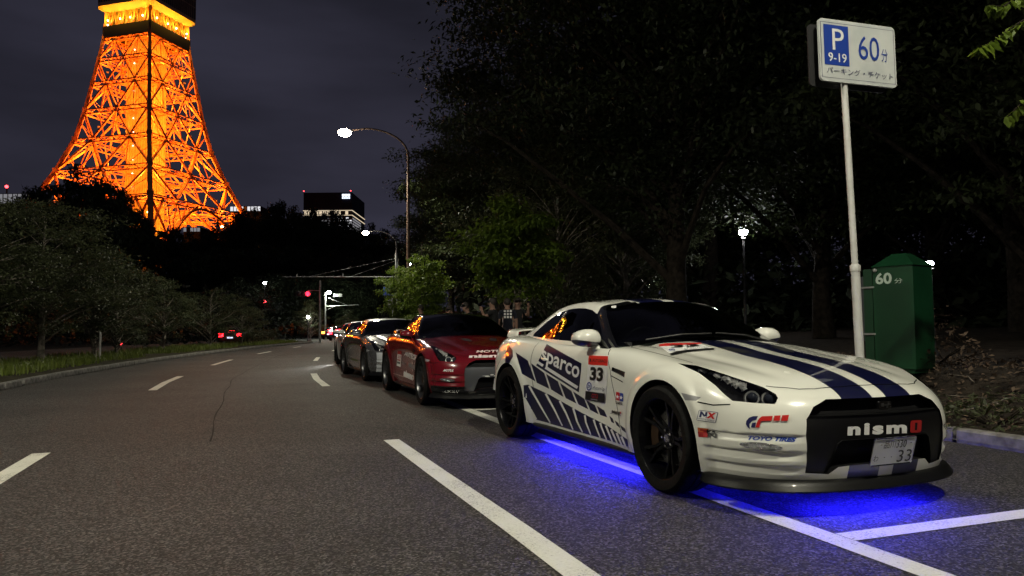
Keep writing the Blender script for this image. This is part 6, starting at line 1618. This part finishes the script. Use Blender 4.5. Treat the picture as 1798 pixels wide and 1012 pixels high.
bp4 = patch([(.8, .22), (.545, .25), (.55, .56), (.50, .62), (.8, .62)], 'yz', lambda f: f.normal.x > .25 and f.calc_center_median().x > .5, .002, M['silver_paint'], 'bumper_panel'); link('bumper_panel', bp4, car3)
car4, M4 = row_car('plain white coupe parked behind the dark grey one', (607, 648), 0, (M['white_paint2'], M['white_paint2']), M['black_gloss'], WHEEL_S, yaw_add=1.)
car5, M5 = row_car('plain white coupe at the far end of the parked row', (594, 634.5), 0, (M['white_paint2'], M['white_paint2']), M['black_gloss'], WHEEL_S, yaw_add=0.)
# the last coupe in the row waits with its headlamps lit: they rake the road past the others
M['head_on'] = emitter('lit_headlamp', (1., .97, .9), 60)
for s_ in (-1, 1):
    hl_ = MB(); hl_.sphere((.70, s_ * .70, .68), .05, 10, 8); hl_.build('lit_projector', M['head_on'], car5)
    dv = Vector((1, -.03 if s_ < 0 else 0, -.055)).normalized(); lamp('headlamp_beam', (.86, s_ * .74, .68), 330, (1., .97, .92), car5, 'SPOT', .04, R(52), .5, tuple((-dv).to_track_quat('Z', 'Y').to_euler()))
for c_ in (car4, car5, car3): number_plate(c_, [('sticker_black', ('poly', rect(.2, .45, .9, .85)))])
# ------------------------------------------------------------------ saloons seen from behind, rear lamps on
M['sal_dark'] = paint('dark_saloon_paint', (.02, .02, .024)); M['tail_on'] = emitter('lit_tail_lamp', (1., .012, .02), 22); M['tail_am'] = emitter('lit_amber_lamp', (1., .22, .03), 12); M['plate_lit'] = emitter('glowing_plate_face', (.7, .75, 1.), 2.5)
def saloon(lab, loc, rz, power=14, amber=False):
    o = thing('saloon_car', lab, 'car', loc, rz, 'cars driving away with rear lamps on')
    secs = []
    for x, w, z0, zt in ((-2.15, .60, .45, .80), (-2.05, .78, .28, .98), (-1.5, .84, .22, 1.02), (-.6, .86, .20, 1.0), (.8, .86, .20, .98), (1.5, .84, .22, .90), (2.05, .76, .28, .78), (2.2, .6, .42, .66)): secs.append([(x, -w * .9, z0), (x, w * .9, z0), (x, w, z0 + .25), (x, w * .97, zt - .12), (x, w * .86, zt), (x, -w * .86, zt), (x, -w * .97, zt - .12), (x, -w, z0 + .25)])
    link('body', bm_mesh(loft(secs, level=1), 'body', M['sal_dark'], 50), o)
    secs = [[(x, -w0, .95), (x, w0, .95), (x + dx, w1, zt), (x + dx, -w1, zt)] for x, dx, w0, w1, zt in ((-1.75, .5, .74, .6, 1.02), (-1.1, .1, .78, .60, 1.43), (.1, 0, .78, .60, 1.45), (1.1, -.4, .76, .62, 1.02))]
    link('cabin', bm_mesh(loft(secs, level=2), 'cabin', M['black_gloss'], 60), o)
    for s in (1, -1):
        for x in (-1.35, 1.35): 
            e = MB(); e.lathe([(0, -.1), (.2, -.1), (.31, -.09), (.31, .09), (.2, .1), (0, .1)], 20, 'y', (x, s * .74, .31)); e.build('wheel', M['rubber'], o, smooth=50)
        l = MB(); l.box(-2.13, -2.06, s * .64 - .17, s * .64 + .17, .64, .88); l.build('tail_lamp', M['tail_am'] if amber else M['tail_on'], o)
        lamp('tail_light', (-2.3, s * .68, .76), power, (1., .03, .05), o, 'POINT', .1)
    l = MB(); l.box(-2.175, -2.15, -.2, .2, .52, .64); l.build('number_plate', M['plate_lit'], o)  # the plate face itself glows, standing in for light from a plate lamp
    l = MB(); l.box(-1.62, -1.58, -.2, .2, 1.06, 1.10); l.build('brake_lamp', M['tail_on'], o)
    return o
p = at_depth(413, 606, 56); saloon('dark saloon with bright red rear lamps beyond the median', (p.x, 56, .0), heading(56) + .1, 22)
p = at_depth(598, 596, 74); saloon('dark saloon with red rear lamps past the parked row', (p.x, 74, .0), heading(74), 10)
p = at_depth(584, 596, 84); saloon('far saloon with amber rear lamps near the junction', (p.x, 84, .0), heading(84), 6, True)
# ------------------------------------------------------------------ people on the pavement
M['skin'] = mat('skin', (.22, .125, .09), .65); M['hair'] = mat('dark_hair', (.018, .013, .010), .7); M['tee_black'] = mat('black_shirt', (.006, .006, .007), .95); M['tee_navy'] = mat('navy_shirt', (.006, .008, .018), .95); M['trousers'] = mat('dark_trousers', (.02, .02, .024), .9); M['tee_grey'] = mat('grey_shirt', (.04, .04, .042), .95); M['shoe'] = mat('shoe', (.03, .03, .03), .7); M['cap_pale'] = mat('pale_cap', (.35, .34, .32), .8)
def person(lab, loc, rz, pose, shirt, hairm=None, graphic=False, phone=False, H=1.72):
    """pose: elbow/wrist offsets of the two arms from the shoulders and a forward bend"""
    o = thing('person', lab, 'person', loc, rz, 'people standing on the pavement by the red coupe'); k = H / 1.72
    bend = pose.get('bend', 0.)
    def B(x, y, z):                       # x forward, y left
        if z > .95: d = z - .95; return (x + d * math.sin(bend), y, .95 + d * math.cos(bend))
        return (x, y, z)
    pts = {'pel': B(0, 0, .95), 'wa': B(.0, 0, 1.10), 'ch': B(.01, 0, 1.32), 'nk': B(.01, 0, 1.475), 'nk2': B(.02, 0, 1.53), 'hd': B(.04, 0, 1.60), 'hd2': B(.035, 0, 1.66)}
    rad = {'pel': (.155, .125), 'wa': (.14, .105), 'ch': (.165, .115), 'nk': (.062, .062), 'nk2': (.058, .06), 'hd': (.078, .092), 'hd2': (.07, .085)}
    ed = [('pel', 'wa'), ('wa', 'ch'), ('ch', 'nk'), ('nk', 'nk2'), ('nk2', 'hd'), ('hd', 'hd2')]; sh_ = {}
    for s, n in ((1, 'l'), (-1, 'r')):
        S_ = Vector(B(.0, s * .185, 1.42)); E_ = S_ + Vector(pose[n][0]); W_ = E_ + Vector(pose[n][1]); d = (W_ - E_).normalized()
        pts.update({'sh' + n: S_, 'el' + n: E_, 'fo' + n: E_.lerp(W_, .4), 'wr' + n: W_, 'pa' + n: W_ + d * .07})
        rad.update({'sh' + n: (.065, .06), 'el' + n: (.043, .043), 'fo' + n: (.040, .04), 'wr' + n: (.027, .024), 'pa' + n: (.038, .018)}); ed += [('ch', 'sh' + n), ('sh' + n, 'el' + n), ('el' + n, 'fo' + n), ('fo' + n, 'wr' + n), ('wr' + n, 'pa' + n)]
        side_ = d.cross(Vector((0, 0, 1))); side_ = side_.normalized() if side_.length > .1 else Vector((1, 0, 0))
        for fi, (u, L_) in enumerate(((-.03, .07), (-.01, .085), (.01, .08), (.028, .062))):
            a = pts['pa' + n] + d * .012 + side_ * u; c = a + d * L_ * .55; e = c + d * L_ * .35 + Vector((0, 0, -.02))
            pts.update({f'f{n}{fi}': c, f'g{n}{fi}': e}); rad.update({f'f{n}{fi}': (.009, .009), f'g{n}{fi}': (.008, .008)}); ed += [('pa' + n, f'f{n}{fi}'), (f'f{n}{fi}', f'g{n}{fi}')]
        c = W_ + d * .03 + side_ * -.05; pts.update({'t' + n: c, 'u' + n: c + d * .035}); rad.update({'t' + n: (.011, .011), 'u' + n: (.009, .009)}); ed += [('wr' + n, 't' + n), ('t' + n, 'u' + n)]
        hp = (0, s * .10, .90); kn = (.02, s * .105, .49); an = (-.02, s * .11, .09); to = (.13, s * .13, .035)
        pts.update({'hp' + n: hp, 'kn' + n: kn, 'ca' + n: (-.02, s * .11, .33), 'an' + n: an, 'to' + n: to}); rad.update({'hp' + n: (.095, .095), 'kn' + n: (.062, .062), 'ca' + n: (.06, .06), 'an' + n: (.042, .045), 'to' + n: (.04, .03)}); ed += [('pel', 'hp' + n), ('hp' + n, 'kn' + n), ('kn' + n, 'ca' + n), ('ca' + n, 'an' + n), ('an' + n, 'to' + n)]
    names = list(pts); me = bpy.data.meshes.new('b'); me.from_pydata([tuple(Vector(pts[q]) * k) for q in names], [(names.index(a), names.index(b)) for a, b in ed], [])
    ob = bpy.data.objects.new('b', me); col.objects.link(ob); ob.modifiers.new('k', 'SKIN'); sm = ob.modifiers.new('s', 'SUBSURF'); sm.levels = 2
    for i, q in enumerate(names): me.skin_vertices[0].data[i].radius = rad[q]
    me.skin_vertices[0].data[names.index('pel')].use_root = True
    dg = bpy.context.evaluated_depsgraph_get(); ev = ob.evaluated_get(dg); bm = bmesh.new(); bm.from_mesh(ev.to_mesh()); ev.to_mesh_clear(); bpy.data.objects.remove(ob)
    seg = [(a, b, Vector(pts[a]) * k, Vector(pts[b]) * k) for a, b in ed]
    for f in bm.faces:
        c = f.calc_center_median(); best = min(seg, key=lambda s_: ((s_[2] + (s_[3] - s_[2]) * max(0, min(1, (c - s_[2]).dot(s_[3] - s_[2]) / max(1e-9, (s_[3] - s_[2]).length_squared)))) - c).length)
        a, b = best[:2]; t = b[:2]
        if t in ('wa', 'ch') or b.startswith('sh') or (b.startswith('el') and (c - best[2]).length < (best[3] - best[2]).length * .62) or b == 'nk' and c.z < (Vector(pts['nk']) * k).z - .01: f.material_index = 1
        elif t in ('hp', 'kn', 'ca', 'an'): f.material_index = 2
        elif t == 'to': f.material_index = 3
        f.smooth = True
    link('figure', bm_mesh(bm, 'figure', [M['skin'], M[shirt], M['trousers'], M['shoe']], 80), o)
    hc = Vector(B(.035, 0, 1.645)) * k; hm = MB(); hm.sphere(tuple(hc + Vector((-.012, 0, .022))), .105 * k, 16, 10, (1.0, .86, 1.02))
    # keep the hair off the face
    nv, nf, mi = [], [], []
    for f in hm.f:
        c = sum((Vector(hm.v[i]) for i in f), Vector()) / len(f) - hc
        if not (c.x > .035 and c.z < .055) and c.z > -.06: nf.append(f); mi.append(0)
    hm.f, hm.mi = nf, mi; hm.build('hair', M[hairm or 'hair'], o, smooth=80)
    fc = MB(); fc.add([tuple(hc + Vector(q)) for q in ((.088, 0, .005), (.118, 0, -.028), (.09, -.018, -.032), (.09, .018, -.032))], [(0, 1, 2), (0, 3, 1), (1, 3, 2)])
    for s in (1, -1): fc.sphere(tuple(hc + Vector((.0, s * .088, -.02))), .026, 8, 6, (.6, .35, 1.2)); fc.sphere(tuple(hc + Vector((.082, s * .032, .004))), .012, 8, 6, m=1)
    fc.box(hc.x + .082, hc.x + .092, hc.y - .024, hc.y + .024, hc.z - .060, hc.z - .052, 1); fc.build('face', [M['skin'], M['hair']], o)
    if graphic:
        g_ = MB(); cc = Vector(B(-.10, 0, 1.30)) * k
        for r_ in range(3):
            for q in range(3): g_.box(cc.x - .035, cc.x - .028, cc.y - .10 + q * .075, cc.y - .05 + q * .075, cc.z + .10 - r_ * .075, cc.z + .15 - r_ * .075)
        g_.build('shirt_print', M['sticker_white'], o)
    if phone:
        b = MB(); w_ = Vector(pts['pal']) * k; b.box(w_.x - .006, w_.x + .006, w_.y - .04, w_.y + .04, w_.z - .03, w_.z + .12); tag(b.build('mobile_phone', M['black_gloss'], None), 'mobile phone held up by a person beside the young tree', 'phone'); ph = b; bpy.data.objects['mobile_phone'].location = o.location; bpy.data.objects['mobile_phone'].rotation_euler = o.rotation_euler
    return o
def gpos(px, Y): p = at_depth(px, 560, Y); return (p.x, Y, .13)
REST = ((.02, .03, -.29), (.05, -.01, -.25))
restl, restr = ((.02, .05, -.29), (.05, 0, -.25)), ((.02, -.05, -.29), (.05, 0, -.25))
person('person in navy T-shirt with white print on the back, seen from behind', gpos(891, 18.6), R(95), {'l': restl, 'r': restr}, 'tee_navy', graphic=True, H=1.68)
person('person in black T-shirt raising a bare arm toward the face', gpos(866, 18.0), R(160), {'l': ((.10, .16, -.16), (.12, -.14, .20)), 'r': restr}, 'tee_black', H=1.66)
person('person in dark clothes holding up a phone beside the young tree', gpos(909, 19.6), R(-80), {'l': ((.18, .06, -.14), (.12, -.02, .22)), 'r': restr}, 'tee_black', phone=True, H=1.72)
person('person in dark shirt bending behind the red coupe roof', gpos(835, 18.4), R(200), {'l': restl, 'r': restr, 'bend': .38}, 'tee_black', H=1.62)
person('person stooping low behind the red coupe, head just showing', gpos(812, 18.8), R(220), {'l': restl, 'r': restr, 'bend': .62}, 'tee_grey', H=1.60)
person('person in dark clothes standing behind the red coupe mirror side', gpos(740, 24.0), R(180), {'l': restl, 'r': restr}, 'tee_black', H=1.70)
